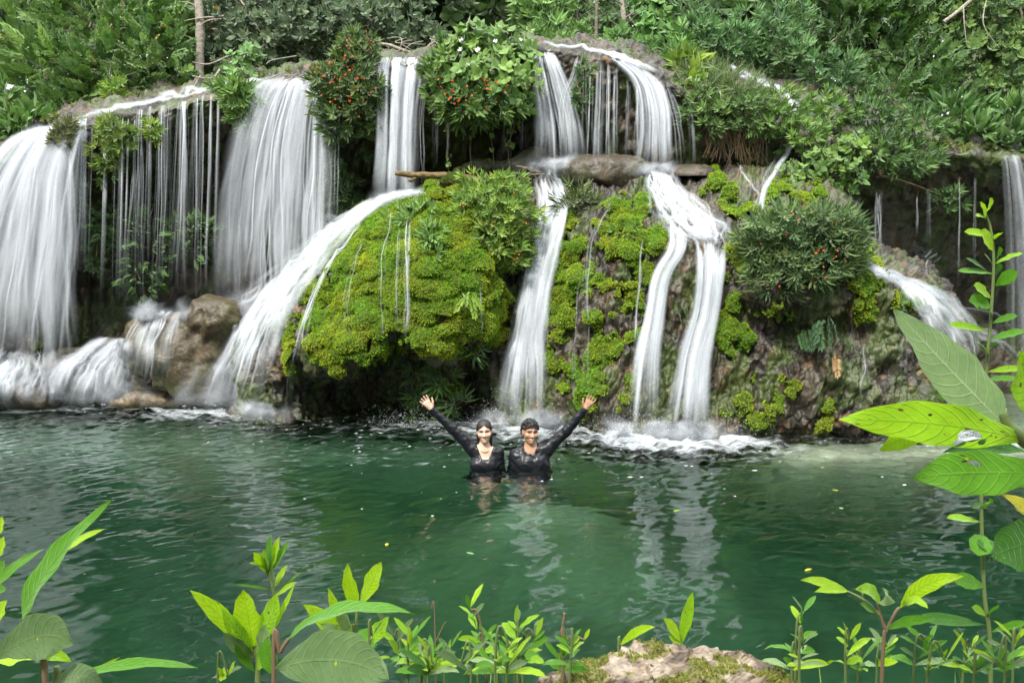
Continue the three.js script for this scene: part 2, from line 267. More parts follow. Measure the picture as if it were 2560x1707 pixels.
// loose boulders as distance fields
function boulder(name, label, balls, cell, rough, tint, lo, hi, mat = M.wetRock, k = 0.12) {
  const sdf = (x, y, z) => {
    const p = { x, y, z }; let d = 9; for (const [c, rx, ry, rz] of balls) d = smin(d, ellipsoid(p, c, rx, ry, rz), k);
    return d - rough * (1.1 * fbm(x * 1.7, y * 1.7, z * 1.7, 2) + 0.12 * noise(x * 7, y * 7, z * 7) + 0.05 * noise(x * 22, y * 22, z * 22));
  };
  const g = nets(sdf, lo, hi, cell, (p, n) => { const c = rockColor(p, n, 0.4), g0 = noise(p.x * 20, p.y * 20, p.z * 20); return c.lerp(lin(...tint), 0.65).multiplyScalar(1 + 0.25 * g0); });
  const m = mesh(name, g, mat); tag(m, label, 'rock'); return m;
}
const boulders = [];
{
  const c = at(455, 880, 12.35), h = at(540, 800, 12.3), l = at(380, 860, 12.5), ft = at(500, 940, 12.2);
  boulders.push(boulder('boulder', 'large brown seal-shaped boulder with water veiling its left side', [[c, 0.68, 0.62, 0.6], [h, 0.5, 0.38, 0.5], [l, 0.36, 0.48, 0.5], [ft, 0.45, 0.4, 0.4]], 0.03, 0.1, [0.105, 0.08, 0.04], V(c.x - 1.3, -0.3, c.z - 1), V(c.x + 1.3, 2.2, c.z + 1)));
  const f1 = at(350, 995, 12.55), f2 = at(440, 998, 12.5), f0 = at(300, 1004, 12.6);
  boulders.push(boulder('low_rock', 'low flat tan rock just above the water at the foot of the boulder', [[f1, 0.4, 0.16, 0.3], [f2, 0.42, 0.12, 0.3], [f0, 0.25, 0.08, 0.25]], 0.02, 0.04, [0.3, 0.215, 0.12], V(f1.x - 0.9, -0.3, f1.z - 0.6), V(f1.x + 1.3, 0.5, f1.z + 0.6)));
  const specs = [[60, 960, 12.5, 0.62, 0.36], [190, 935, 12.75, 0.6, 0.45], [270, 920, 12.95, 0.6, 0.5], [-60, 930, 12.4, 0.5, 0.5], [330, 960, 12.85, 0.4, 0.3]];
  const names = ['wet stone under white cascade at the left edge', 'wet stone under the veil of the leftmost fall', 'taller wet stone just left of the big boulder', 'stone at the far left edge behind spray', 'small wet stone between cascade and big boulder'];
  specs.forEach(([px, py, d, r, ry], i) => { const q = at(px, py, d); boulders.push(boulder('cascade_stone', names[i], [[q, r, ry, r * 0.8], [V(q.x + r * 0.5, q.y - 0.2, q.z + 0.1), r * 0.6, ry * 0.6, r * 0.6]], 0.045, 0.1, [0.085, 0.075, 0.05], V(q.x - 1, -0.4, q.z - 1), V(q.x + 1.2, q.y + 0.8, q.z + 1))); });
  const s1 = at(1460, 395, 12.4), s2 = at(1345, 405, 12.5), s3 = at(1240, 420, 12.6);
  boulders.push(boulder('ledge_rock', 'smooth brown rock on the ledge below the two upper right falls', [[at(1530, 440, 12), 0.75, 0.3, 0.6], [at(1450, 440, 12.1), 0.4, 0.2, 0.5]], 0.03, 0.06, [0.075, 0.06, 0.04], V(s1.x - 1.2, s1.y - 1.2, -13.2), V(s1.x + 2, s1.y + 0.6, -11)));
  boulders.push(boulder('ledge_rock', 'dark wet rock splashed by the upper fall right of the hanging bush', [[s2, 0.35, 0.2, 0.3], [at(1300, 425, 12.4), 0.4, 0.2, 0.3]], 0.025, 0.05, [0.09, 0.08, 0.065], V(s2.x - 1, s2.y - 0.7, -13), V(s2.x + 0.8, s2.y + 0.5, -11.8)));
  boulders.push(boulder('ledge_rock', 'low mossy rock in the dark hollow under the hanging bush', [[at(1215, 430, 12.9), 0.5, 0.2, 0.4]], 0.03, 0.06, [0.06, 0.09, 0.02], V(s3.x - 1.2, s3.y - 0.8, -13.6), V(s3.x + 0.8, s3.y + 0.6, -12)));
  boulders.push(boulder('ledge_rock', 'rounded brown rock beside the head of the wide right chute', [[at(1730, 445, 11.7), 0.4, 0.2, 0.4]], 0.025, 0.05, [0.075, 0.06, 0.04], V(2, 3.4, -12.4), V(3.4, 4.6, -11)));
}
// ---------------------------------------------------------------- leaves, sprigs, bushes, trees
/** one folded leaf along +y: four to eight triangles */
function leafGeo(len, wid, fold = 0.25, droop = 0.3, steps = 2, peak = 0.45) {
  const P = [], I = []; const n = steps + 1;
  for (let i = 0; i <= n; i++) {
    const t = i / n, w = i === 0 || i === n ? 0 : wid * Math.pow(Math.sin(Math.PI * Math.pow(t, Math.log(0.5) / Math.log(peak))), 0.8), y = len * t * (1 - 0.25 * droop * t), z = -droop * len * t * t;
    P.push(-w / 2, y, z + fold * w / 2, 0, y, z, w / 2, y, z + fold * w / 2);
    if (i < n) { const q = i * 3; if (i > 0) I.push(q, q + 1, q + 3, q + 1, q + 2, q + 5); I.push(q + 1, q + 4, q + 3, q + 1, q + 5, q + 4); }
  }
  const g = geoOf(P, I, null, null); g.setAttribute('uv', new THREE.BufferAttribute(new Float32Array(P.length / 3 * 2), 2)); return g;
}
function sprig(list) { return mergeGeometries(list.map(([g, m]) => g.clone().applyMatrix4(m))); }
const TR = (x, y, z, rx, ry, rz, s = 1) => new THREE.Matrix4().compose(V(x, y, z), new THREE.Quaternion().setFromEuler(new THREE.Euler(rx, ry, rz, 'YXZ')), V(s, s, s));
// sprigs grow along +y from the origin and are about one unit across
const sprigs = (() => {
  const r = rng(3), o = {};
  const whorl = (n, len, wid, tilt, droop, seedy = 0.2) => { const a = []; for (let i = 0; i < n; i++) a.push([leafGeo(len * (0.75 + 0.4 * r()), wid, 0.3, droop * (0.6 + 0.8 * r()), 2), TR(0, 0.25 * i / n, 0, tilt + (r() - 0.5) * seedy * 2, i * 2.4, 0)]); return sprig(a); };
  o.lance = whorl(11, 0.62, 0.13, 1.0, 0.35, 0.4);
  o.star = whorl(9, 0.6, 0.1, 1.2, 0.5, 0.3);
  o.oval = whorl(7, 0.55, 0.27, 1.05, 0.25, 0.4);
  o.heart = whorl(5, 0.5, 0.4, 1.15, 0.25, 0.5);
  o.broad = whorl(6, 0.75, 0.26, 0.8, 0.6, 0.3);
  const pinn = (n, len, wid, droop) => { const a = []; for (let i = 0; i < n; i++) { const t = (i + 1) / n, s = i % 2 ? 1 : -1; a.push([leafGeo(len * (1 - 0.35 * Math.abs(t - 0.5)), wid, 0.2, droop, 2), TR(0, t * 0.75, -0.25 * t * t, 0.5 * (r() - 0.2), 0, -s * (1.05 - 0.5 * t) + 0.2 * (r() - 0.5))]); } a.push([leafGeo(len, wid, 0.2, droop, 2), TR(0, 0.75, -0.25, 0.3, 0, 0)]); return sprig(a); };
  o.spray = pinn(10, 0.4, 0.17, 0.5);
  o.fern = pinn(26, 0.24, 0.055, 0.25);
  o.grass = sprig(Array.from({ length: 12 }, () => [leafGeo(0.6 + 0.5 * r(), 0.035, 0.2, 0.5 + 0.6 * r(), 3, 0.3), TR((r() - 0.5) * 0.2, 0, (r() - 0.5) * 0.2, 0.2 + 0.6 * r(), r() * 6.28, 0)]));
  o.tuft = sprig(Array.from({ length: 9 }, () => [leafGeo(0.7 + 0.5 * r(), 0.3, 0.2, 0.25, 1), TR((r() - 0.5) * 0.3, 0, (r() - 0.5) * 0.3, 0.25 + 0.9 * r(), r() * 6.28, 0)]));
  return o;
})();
const UP = V(0, 1, 0);
function place(p, dir, spin, s, sy = s) {
  const q = new THREE.Quaternion().setFromUnitVectors(UP, dir.clone().normalize()).multiply(new THREE.Quaternion().setFromAxisAngle(UP, spin));
  return new THREE.Matrix4().compose(p, q, V(s, sy, s));
}
function tintOf(r, a, b, odd) { const t = r(), k = 0.75 + 0.5 * r(); if (odd && r() < odd[3]) return lin(odd[0], odd[1], odd[2]); return lin(mix(a[0], b[0], t) * k, mix(a[1], b[1], t) * k, mix(a[2], b[2], t) * k); }
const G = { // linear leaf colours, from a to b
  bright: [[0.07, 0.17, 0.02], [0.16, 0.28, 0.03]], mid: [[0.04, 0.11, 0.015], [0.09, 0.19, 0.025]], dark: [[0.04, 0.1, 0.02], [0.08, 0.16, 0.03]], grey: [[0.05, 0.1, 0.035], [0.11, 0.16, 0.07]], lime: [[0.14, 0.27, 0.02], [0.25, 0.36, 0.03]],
};
// ---- moss: cushions laid over the rock, shaggy with tufts
{
  const zones = [ // pixel ellipses [x, y, rx, ry, strength]
    [[960, 640, 120, 130, 1], [1090, 620, 110, 120, 1], [880, 760, 100, 110, 1], [1010, 740, 130, 90, 1], [850, 850, 60, 56, 1], [1150, 720, 90, 110, 1], [1110, 840, 56, 40, 1], [1200, 640, 50, 140, 0.9], [1020, 520, 70, 40, 0.9], [800, 690, 20, 60, 0.5], [735, 830, 16, 70, 0.4], [1100, 480, 60, 25, 0.7], [1230, 780, 30, 60, 0.8], [1130, 960, 20, 12, 0.4]],
    [[1420, 640, 36, 90, 0.9], [1500, 660, 40, 60, 0.7], [1560, 560, 60, 60, 1], [1610, 600, 40, 60, 0.85], [1630, 640, 40, 90, 0.8], [1480, 720, 60, 60, 0.6], [1400, 820, 40, 120, 0.85], [1500, 850, 46, 110, 0.7], [1480, 950, 50, 70, 0.8], [1540, 800, 30, 90, 0.6], [1590, 730, 40, 90, 0.6], [1600, 900, 24, 90, 0.45], [1560, 520, 26, 40, 0.9], [1610, 510, 22, 30, 0.9], [1640, 570, 22, 30, 0.9], [1560, 1000, 70, 30, 0.35]],
    [[1830, 830, 40, 90, 0.85], [1850, 620, 40, 46, 0.9], [1780, 450, 30, 50, 0.9], [1830, 500, 30, 40, 0.9], [1880, 530, 40, 24, 0.8], [1935, 500, 26, 50, 0.9], [2150, 690, 46, 70, 1], [2120, 650, 30, 40, 0.9], [2170, 770, 24, 60, 0.9], [2265, 750, 30, 40, 0.8], [1870, 1040, 80, 40, 0.45], [1930, 980, 60, 60, 0.35], [2060, 1010, 30, 50, 0.4], [1920, 780, 60, 30, 0.4], [1990, 480, 60, 40, 0.8], [1800, 700, 20, 40, 0.6]],
  ];
  const cells = new Map(); const lobe = (p, li) => { // overlapping cushions, wider than tall, thick at their lower rim
    const S = li ? 0.12 : 0.15, x = p.x / (S * 1.35), y = (p.y + 0.35 * p.z) / S; let h = 0;
    for (let a = -1; a <= 1; a++) for (let b = -1; b <= 1; b++) {
      const i = Math.floor(x) + a, j = Math.floor(y) + b, k = i * 7919 + j; let c = cells.get(k); if (!c) { const r = rng(k + 100003); c = [r(), r(), 0.6 + 0.7 * r()]; cells.set(k, c); }
      const dx = x - (i + c[0]), dy = y - (j + c[1]), d = 1.22 * Math.hypot(dx, dy * (dy < 0 ? 1.6 : 0.85)); h = Math.max(h, c[2] * Math.sqrt(Math.max(0, 1 - d * d)));
    }
    return h;
  };
  const lobeNames = ['bright green moss cushions', 'patchy green moss', 'patches of green moss'];
  lobes.forEach((lb, li) => {
    const { t, g } = lb;
    const pos = g.attributes.position, nor = g.attributes.normal, n = pos.count, w = new Float32Array(n), hs = new Float32Array(n), P = new Float32Array(n * 3), col = new Float32Array(n * 3);
    for (let i = 0; i < n; i++) {
      const p = V().fromBufferAttribute(pos, i), q = V().fromBufferAttribute(nor, i), [px, py] = toPix(p);
      let m = 0; for (const [x, y, rx, ry, s] of zones[li]) { const d = ((px - x) / rx) ** 2 + ((py - y) / ry) ** 2; if (d < 2.2) m = Math.max(m, s * (1.25 - 0.62 * d)); }
      if (m < 0.08) m = -2; const ragged = fbm(p.x * 2.4, p.y * 2.4, p.z * 2.4, 4) * 1.1; m += ragged * (li ? 1.6 : 1.25) - (li ? 0.42 : 0.12); w[i] = m;
      const h = smooth(0.2, 0.5, m) * ((hs[i] = lobe(p, li)) * (li ? 0.08 : 0.115) + 0.012 + 0.03 * noise(p.x * 16, p.y * 20, p.z * 16)) - (m < 0.2 ? 0.03 : 0);
      p.addScaledVector(q, h); p.y -= h * 0.4; P.set([p.x, p.y, p.z], i * 3);
      const k = 0.8 + 0.5 * fbm(p.x * 5, p.y * 5, p.z * 5, 3); col.set([0.07 * k, 0.115 * k, 0.01 * k], i * 3);
    }
    const I = [], src = g.index.array; for (let k = 0; k < src.length; k += 3) if (w[src[k]] > 0.2 && w[src[k + 1]] > 0.2 && w[src[k + 2]] > 0.2) I.push(src[k], src[k + 1], src[k + 2]);
    const mg = geoOf(P, I, col, g.attributes.uv.array); lb.moss = mg; const mm = mesh('moss', mg, M.mossBed, t); mm.userData.label = lobeNames[li];
    // tufts, about one per few square centimetres
    const r = rng(70 + li), L = [], C = [], A = V(), B = V(), D = V(), N = V(), mn = mg.attributes.normal;
    for (let k = 0; k < I.length; k += 3) {
      A.fromArray(P, I[k] * 3); B.fromArray(P, I[k + 1] * 3); D.fromArray(P, I[k + 2] * 3);
      const area = V().crossVectors(B.clone().sub(A), D.clone().sub(A)).length() / 2; let c = area * 2600 * smooth(0.1, 0.5, hs[I[k]] + 0.15 * r()); if (A.z < -12.3) c *= 0.3;
      while (c > r()) { c--; let a = r(), b = r(); if (a + b > 1) { a = 1 - a; b = 1 - b; } const p = A.clone().multiplyScalar(1 - a - b).addScaledVector(B, a).addScaledVector(D, b); N.fromBufferAttribute(mn, I[k]);
        const dry = fbm(p.x * 1.7 + 3, p.y * 1.7, p.z * 1.7, 3), v = 0.7 + 0.6 * r(); L.push(place(p, N.clone().add(V((r() - 0.5) * 0.8, 0.25 + (r() - 0.5) * 0.6, (r() - 0.5) * 0.8)), r() * 6.28, 0.016 + 0.014 * r()));
        C.push(lin(mix(0.22, 0.42, clamp(0.5 + dry)) * v, mix(0.44, 0.48, clamp(0.5 + dry)) * v, 0.008 * v)); }
    }
    copies('moss_tufts', sprigs.tuft, M.moss, L, t, C);
  });
}
// everything water, moss and plants may lie on
const rockBVH = new MeshBVH(mergeGeometries([cliffGeo, ...lobes.flatMap((l) => [l.g, l.moss]), ...boulders.map((b) => b.geometry)].map((g) => { const q = new THREE.BufferGeometry(); q.setAttribute('position', g.attributes.position); q.setIndex([...g.index.array]); return q; })));
function onRock(px, py) {                                           // the rock that the photograph shows at this pixel
  const o = camera.position, d = at(px, py, 1).sub(o).normalize(), hit = rockBVH.raycastFirst(new THREE.Ray(o.clone(), d), THREE.DoubleSide);
  if (!hit) return null; const n = hit.face.normal.clone(); if (n.dot(d) > 0) n.negate();
  return { p: hit.point, n };
}
// ---------------------------------------------------------------- pool, bed, ground
const waveSet = (() => { const r = rng(5), a = []; for (let i = 0; i < 60; i++) { const l = 0.075 * Math.pow(8, r() ** 1.2), th = r() * 6.2832; a.push([Math.cos(th) * 6.2832 / l, Math.sin(th) * 6.2832 / l, r() * 6.2832, l]); } return a; })();
const feet = [[560, 1015, 1.0], [640, 1030, 0.8], [150, 1005, 1.2], [1300, 1065, 0.8], [1740, 1098, 0.9], [1620, 1090, 0.6], [2450, 1095, 0.6], [1000, 1066, 0.3]].map(([x, y, r]) => { const d = at(x, y, 1).sub(camera.position), s = EYE / -d.y; return [d.x * s, d.z * s, r]; });
const stir = (x, z) => { let s = 0; for (const [a, b, r] of feet) s += r * Math.exp(-((x - a) ** 2 + (z - b) ** 2) / 3.2); return Math.min(1.6, s); };
function waterY(x, z) {
  const st = stir(x, z), patchy = 0.8 + 0.8 * fbm(x * 0.35, z * 0.5, 2, 2), far = 1.0 + 0.3 * smooth(-3, -8.5, z);
  let h = 0; for (const [kx, kz, ph, l] of waveSet) h += l * (l < 0.22 ? 0.0042 * far : 0.0021) * Math.sin(kx * x + kz * z + ph);
  for (const cx of [-0.28, 0.19]) { const d = Math.hypot(x - cx, z + 8.156); if (d < 1.6) h += 0.007 * Math.exp(-d * 2.2) * Math.sin(d * 34); }
  return h * (patchy + 1.7 * st) + 0.03 * st * noise(x * 3, z * 3, 1);
}
function sheet(x0, x1, z0, z1, nx, nz, yAt, colAt) {
  const P = new Float32Array((nx + 1) * (nz + 1) * 3), uv = new Float32Array((nx + 1) * (nz + 1) * 2), col = colAt && new Float32Array(P.length), idx = [];
  for (let j = 0; j <= nz; j++) for (let i = 0; i <= nx; i++) {
    const x = mix(x0, x1, i / nx), z = mix(z0, z1, j / nz), k = j * (nx + 1) + i, y = yAt(x, z); P.set([x, y, z], k * 3); uv.set([x, -z], k * 2);
    if (col) { const c = colAt(x, z, y); col.set([c.r, c.g, c.b], k * 3); }
    if (i < nx && j < nz) { const a = k, b = k + 1, c = k + nx + 1, d = c + 1; idx.push(a, b, d, a, d, c); }
  }
  const g = geoOf(P, idx, col, uv); return g;
}
const bedY = (x, z) => {
  const D = -z; let y = -mix(0.2, 2.9, smooth(2.2, 4.6, D));
  y = mix(y, -1.3, 0.95 * Math.exp(-((x - 0.35) ** 2 / 1.6 + (D - 8.1) ** 2 / 1.0)));
  y = mix(y, -1.9, 0.75 * Math.exp(-((x - 1.2) ** 2 / 1.2 + (D - 6.9) ** 2 / 0.5)));
  y = mix(y, -0.32, smooth(2.5, 3.3, x) * smooth(8.7, 9.1, D + 0.12 * noise(x * 1.5, D, 0)));
  y = mix(y, -0.9, smooth(9.2, 11, D) * 0.6);
  return y + 0.1 * fbm(x * 0.9, D * 0.9, 5, 3);
};
tag(mesh('pool_bed', sheet(-16, 16, -1.6, -16, 220, 120, bedY, (x, z, y) => { const k = 0.85 + 0.4 * fbm(x * 1.4, z * 1.4, 3, 4) + 0.12 * noise(x * 9, z * 9, 0); return lin(0.58 * k, 0.58 * k, 0.42 * k); }), new THREE.MeshStandardMaterial({ vertexColors: true, roughness: 0.95 })), 'pale silty bed of the pool', null, null, 'structure');
M.water = new THREE.MeshPhysicalMaterial({ color: 0xffffff, roughness: 0.05, transmission: 1, thickness: 2, ior: 1.33, attenuationColor: lin(0.61, 0.732, 0.685), attenuationDistance: 1.0 });
tag(mesh('pool_water', sheet(-14, 14, -1.7, -15, 800, 400, waterY), M.water), 'emerald green pool water with small ripples', null, null, 'structure');
const groundY = (x, z) => { const D = -z; return 4.15 + 0.055 * (D - 15) + 0.9 * smooth(-9, 4, x) - 0.7 * smooth(6, 12, x) + 0.25 * fbm(x * 0.3, z * 0.3, 8, 3) - 0.8 * smooth(15.2, 14, D); };
tag(mesh('forest_ground', sheet(-70, 70, -14, -110, 200, 120, groundY, (x, z) => { const k = 0.8 + 0.6 * fbm(x * 2, z * 2, 0, 3); return lin(0.07 * k, 0.055 * k, 0.035 * k); }), new THREE.MeshStandardMaterial({ vertexColors: true, roughness: 1 })), 'dark leaf-littered forest floor above the falls', null, null, 'structure');
const bankY = (x, z) => { const D = -z; return mix(0.34, -0.9, smooth(1.9, 3.1, D + 0.2 * noise(x * 0.8, 0, 0))) + 0.05 * fbm(x * 2, z * 2, 4, 3); };
tag(mesh('near_bank', sheet(-9, 9, 6, -3.3, 200, 110, bankY, (x, z) => { const k = 0.8 + 0.7 * fbm(x * 3, z * 3, 0, 3); return lin(0.1 * k, 0.08 * k, 0.045 * k); }), new THREE.MeshStandardMaterial({ vertexColors: true, roughness: 1 })), 'earthy bank under the foreground plants', null, null, 'structure');

// ---------------------------------------------------------------- falling water: many soft strands
/** path: [pixel x, pixel y, depth (0 = lies on the rock), half width in pixels]; strands are thin ribbons with feathered rims */
function strands(path, n, o = {}) {
  const { seed = 1, w = [0.012, 0.05], a = [0.35, 0.8], lift = 0.05, wob = 0.08, seg = 26, t0 = [0, 0.14], t1 = [0.86, 1], spread = 0.35, edge = 0, depth = 0.12, end = 0.78, drift = 0.3, tint = [0.72, 0.76, 0.81], floor = 0.03 } = o;
  const r = rng(seed * 977 + 13), P = [], I = [], C = [], mixed = path.some((q) => q[2]) && path.some((q) => !q[2]);
  if (mixed) path = path.map((q) => { if (q[2]) return q; const h = onRock(q[0], q[1]); return [q[0], q[1], h ? -h.p.z - 0.1 : path.find((e) => e[2])[2], q[3]]; });
  const dens = (s) => clamp(0.42 + 1.3 * noise(seed * 3.7, s * 2.4, 4) + 0.6 * noise(seed * 1.9, s * 7, 8), floor, 1);   // skeins and gaps across the fall
  for (let k = 0; k < n; k++) {
    let s = r() * 2 - 1; for (let q = 0; q < 9 && r() > dens(s); q++) s = r() * 2 - 1;
    const wd = mix(w[0], w[1], r() ** 2), al = mix(a[0], a[1], r() ** 1.6) * mix(0.4, 1, dens(s)) * (1 - 0.75 * Math.abs(s) ** 4), fan = (r() - 0.5) * drift, A = mix(t0[0], t0[1], r()), B = mix(t1[0], t1[1], r()), ph = r() * 50, tw = (r() - 0.5) * 1.2, dz = r() * depth;
    let pts = [];
    for (let i = 0; i <= seg; i++) {
      const t = mix(A, B, i / seg), [cx, cy, cd, hw] = spline(path, t), lat = s + fan * t + wob * noise(ph, t * 2.2, seed) + 0.5 * wob * noise(ph, t * 6, seed + 9);
      const px = cx + lat * hw, py = cy + edge * s * s * hw;
      const drape = path.every((q) => !q[2]) || cd < 2;
      if (!drape) { const p = at(px, py, cd - dz); pts.push(p); continue; }
      const h = onRock(px, py); if (h) pts.push(h.p.addScaledVector(h.n, lift * 0.6).add(V(0, 0.01, lift * (0.7 + dz * 4)))); else pts.push(pts.at(-1) ? at(px, py, -pts.at(-1).z) : null);
    }
    const first = pts.find((p) => p); if (!first) continue; pts = pts.map((p) => p || first.clone());
    for (let q = 0; q < 3; q++) { const z = pts.map((p) => p.z); for (let i = 1; i < pts.length - 1; i++) pts[i].z = Math.max(z[i], (z[i - 1] + z[i] * 2 + z[i + 1]) / 4); }
    for (let q = 0; q < 2; q++) for (let i = 1; i < pts.length - 1; i++) { pts[i].x = (pts[i - 1].x + pts[i].x * 2 + pts[i + 1].x) / 4; pts[i].z = (pts[i - 1].z + pts[i].z * 2 + pts[i + 1].z) / 4; }
    const b = P.length / 3, out = V(Math.sin(tw), 0.15, Math.cos(tw));
    for (let i = 0; i <= seg; i++) {
      const t = i / seg, d = V().subVectors(pts[Math.min(seg, i + 1)], pts[Math.max(0, i - 1)]), l = V().crossVectors(d, out).normalize();
      const ww = wd * (0.55 + 0.55 * Math.abs(noise(ph, t * 3, 2)) + spread * t), p = pts[i], aa = al * smooth(-0.02, 0.06, t) * smooth(1.02, end, t) * (0.8 + 0.3 * noise(ph, t * 7, 5));
      P.push(p.x - l.x * ww, p.y - l.y * ww, p.z - l.z * ww - ww * 0.25, p.x, p.y, p.z, p.x + l.x * ww, p.y + l.y * ww, p.z + l.z * ww - ww * 0.25);
      C.push(...tint, 0, ...tint, clamp(aa), ...tint, 0);
      if (i < seg) { const q = b + i * 3; I.push(q, q + 1, q + 4, q, q + 4, q + 3, q + 1, q + 2, q + 5, q + 1, q + 5, q + 4); }
    }
  }
  return geoOf(P, I, C, null, 4);
}
let fallSeed = 3;
/** a waterfall thing: a broad veil of wide faint strands and brighter thin ones over it */
function fall(label, path, n, o = {}, name = 'waterfall') {
  const t = thing(name, label, 'waterfall'); fallSeed++;
  const mw = path.reduce((s, p) => s + p[3], 0) / path.length * 2 * 12 / F;
  const veil = o.veil ?? 0.5;
  if (veil > 0) mesh('veil', strands(path, Math.max(3, Math.round(n * 0.42)), { ...o, seed: fallSeed, w: [mw * 0.04, mw * 0.13], a: [veil * 0.2, veil * 1.0], wob: (o.wob ?? 0.08) * 0.6 }), M.fall, t);
  mesh('strands', strands(path, Math.round(n * 0.5), { ...o, a: (o.a || [0.35, 0.8]).map((q, i) => q * (i ? 0.85 : 0.3)), w: (o.w || [0.012, 0.05]).map((q, i) => q * (i ? 1.35 : 1.5)), seed: fallSeed + 50 }), M.fall, t).userData.kind = 'stuff';
  return t;
}
const thin = { end: 0.45, w: [0.008, 0.02], a: [0.3, 0.7], veil: 0, wob: 0.3, spread: 0.3 };
// left of the pool
fall('broad white fall pouring over the rounded lip at the far left', [[165, 312, 12.9, 60], [105, 342, 12.45, 90], [50, 440, 12.25, 125], [10, 600, 12.15, 160], [-15, 760, 12.15, 178], [-25, 900, 12.2, 190]], 150, { w: [0.02, 0.07], a: [0.4, 0.95], edge: 0.12, veil: 0.4, floor: 0.08, drift: 0.5 });
fall('paler inner fall beside the broad one at the far left', [[150, 330, 12.5, 20], [140, 420, 12.4, 45], [125, 560, 12.35, 60], [115, 740, 12.35, 65], [110, 900, 12.4, 60]], 46, { veil: 0.35 });
const veilSpots = [[205, 20, 16], [228, 7, 3], [262, 5, 3], [288, 4, 2], [305, 5, 3], [320, 4, 2], [345, 16, 12], [372, 10, 6], [402, 14, 8], [425, 8, 4], [455, 20, 16], [487, 10, 5], [503, 8, 4], [528, 10, 8], [545, 6, 3]];
const veilWords = ['first', 'second', 'third', 'fourth', 'fifth', 'sixth', 'seventh', 'eighth', 'ninth', 'tenth', 'eleventh', 'twelfth', 'thirteenth', 'fourteenth', 'last'];
veilSpots.forEach(([x, hw, n], i) => {
  const ly = 322 - (x - 140) * 0.2, k = [0.9, 0.6, 0.7, 0.5, 0.8, 0.5, 1, 0.7, 0.9, 0.6, 1, 0.8, 0.7, 0.6, 0.5][i], low = 720 + (i * 53 % 170), wide = hw > 12;
  fall(`${veilWords[i]} of the thin streams from the left, hanging before the dark left wall`, [[x + 4, ly - 14 + (i * 7 % 12), 13.1, hw * 0.5], [x, ly + 10, 12.75, hw * 0.6], [x - 3, ly + 150, 12.6, hw * 0.9], [x - 6 - hw * 0.3, 620, 12.6, hw * 1.25], [x - 8 - hw * 0.4, low, 12.6, hw * 1.6]], Math.ceil(n * (wide ? 0.9 : 0.7)) + 2, { w: [0.008, wide ? 0.05 : 0.03], a: [0.4 * k, Math.min(1, 1.15 * k)], veil: wide ? 0.6 : 0.22, wob: 0.3, end: 0.35, drift: 0.6 }, 'thin_stream');
});
fall('wide silky fall in the middle left, leaning left as it drops', [[752, 194, 13.1, 70], [735, 216, 12.7, 96], [708, 320, 12.5, 118], [690, 480, 12.4, 132], [682, 640, 12.4, 138], [680, 790, 12.45, 138]], 140, { w: [0.012, 0.055], a: [0.3, 0.9], veil: 0.32, floor: 0.04, drift: 0.4 });
fall('narrow strand falling just right of the wide silky fall', [[842, 240, 12.6, 8], [838, 400, 12.5, 10], [836, 560, 12.5, 12]], 7, thin, 'thin_stream');
fall('white central fall landing behind the mossy mound', [[1010, 142, 13, 55], [1006, 165, 12.4, 58], [1000, 260, 12.2, 52], [996, 380, 12.15, 50], [992, 515, 12.15, 56]], 90, { w: [0.014, 0.055], a: [0.4, 0.95], veil: 0.8, floor: 0.2 });
fall('thin right-hand skein of the central fall', [[1058, 190, 12.3, 8], [1050, 280, 12.2, 10], [1048, 400, 12.15, 12], [1048, 470, 12.15, 12]], 8, thin, 'thin_stream');
fall('sweeping white chute down the left shoulder of the mossy mound', [[1060, 486, 0, 22], [960, 508, 0, 22], [850, 580, 0, 34], [745, 690, 0, 50], [665, 800, 0, 56], [620, 900, 0, 60], [590, 1010, 0, 66]], 95, { w: [0.02, 0.07], a: [0.45, 0.9], veil: 0.75, lift: 0.09, wob: 0.1, seg: 34, floor: 0.35 });
fall('white spill behind the dark rim at the foot of the sweeping chute', [[770, 640, 12.3, 20], [690, 740, 12.2, 36], [620, 850, 12.1, 40], [560, 950, 12.05, 46], [530, 1012, 12.0, 60]], 70, { w: [0.03, 0.09], a: [0.4, 0.8], veil: 0.55 });
fall('narrow water band over the right edge of the sweeping chute', [[905, 560, 0, 6], [830, 660, 0, 9], [770, 790, 0, 10], [735, 900, 0, 12], [715, 1040, 0, 16]], 18, { ...thin, lift: 0.05 });
fall('low white cascade tumbling over wet stones at the left edge', [[60, 880, 0, 90], [40, 920, 0, 120], [20, 960, 0, 140], [10, 1008, 0, 155]], 120, { w: [0.02, 0.08], a: [0.4, 0.9], lift: 0.12, veil: 0.7, floor: 0.3 }, 'cascade');
fall('low white cascade spreading between the left stones and the big boulder', [[300, 850, 0, 36], [265, 890, 0, 76], [235, 930, 0, 100], [215, 1005, 0, 110]], 120, { w: [0.02, 0.07], a: [0.35, 0.85], lift: 0.1, veil: 0.65, floor: 0.25 }, 'cascade');
fall('thin veil of water running down the left flank of the big boulder', [[425, 782, 0, 50], [400, 800, 0, 60], [375, 850, 0, 66], [360, 930, 0, 70], [350, 985, 0, 74]], 70, { w: [0.012, 0.045], a: [0.25, 0.7], lift: 0.06, veil: 0.25, end: 0.4 }, 'cascade');
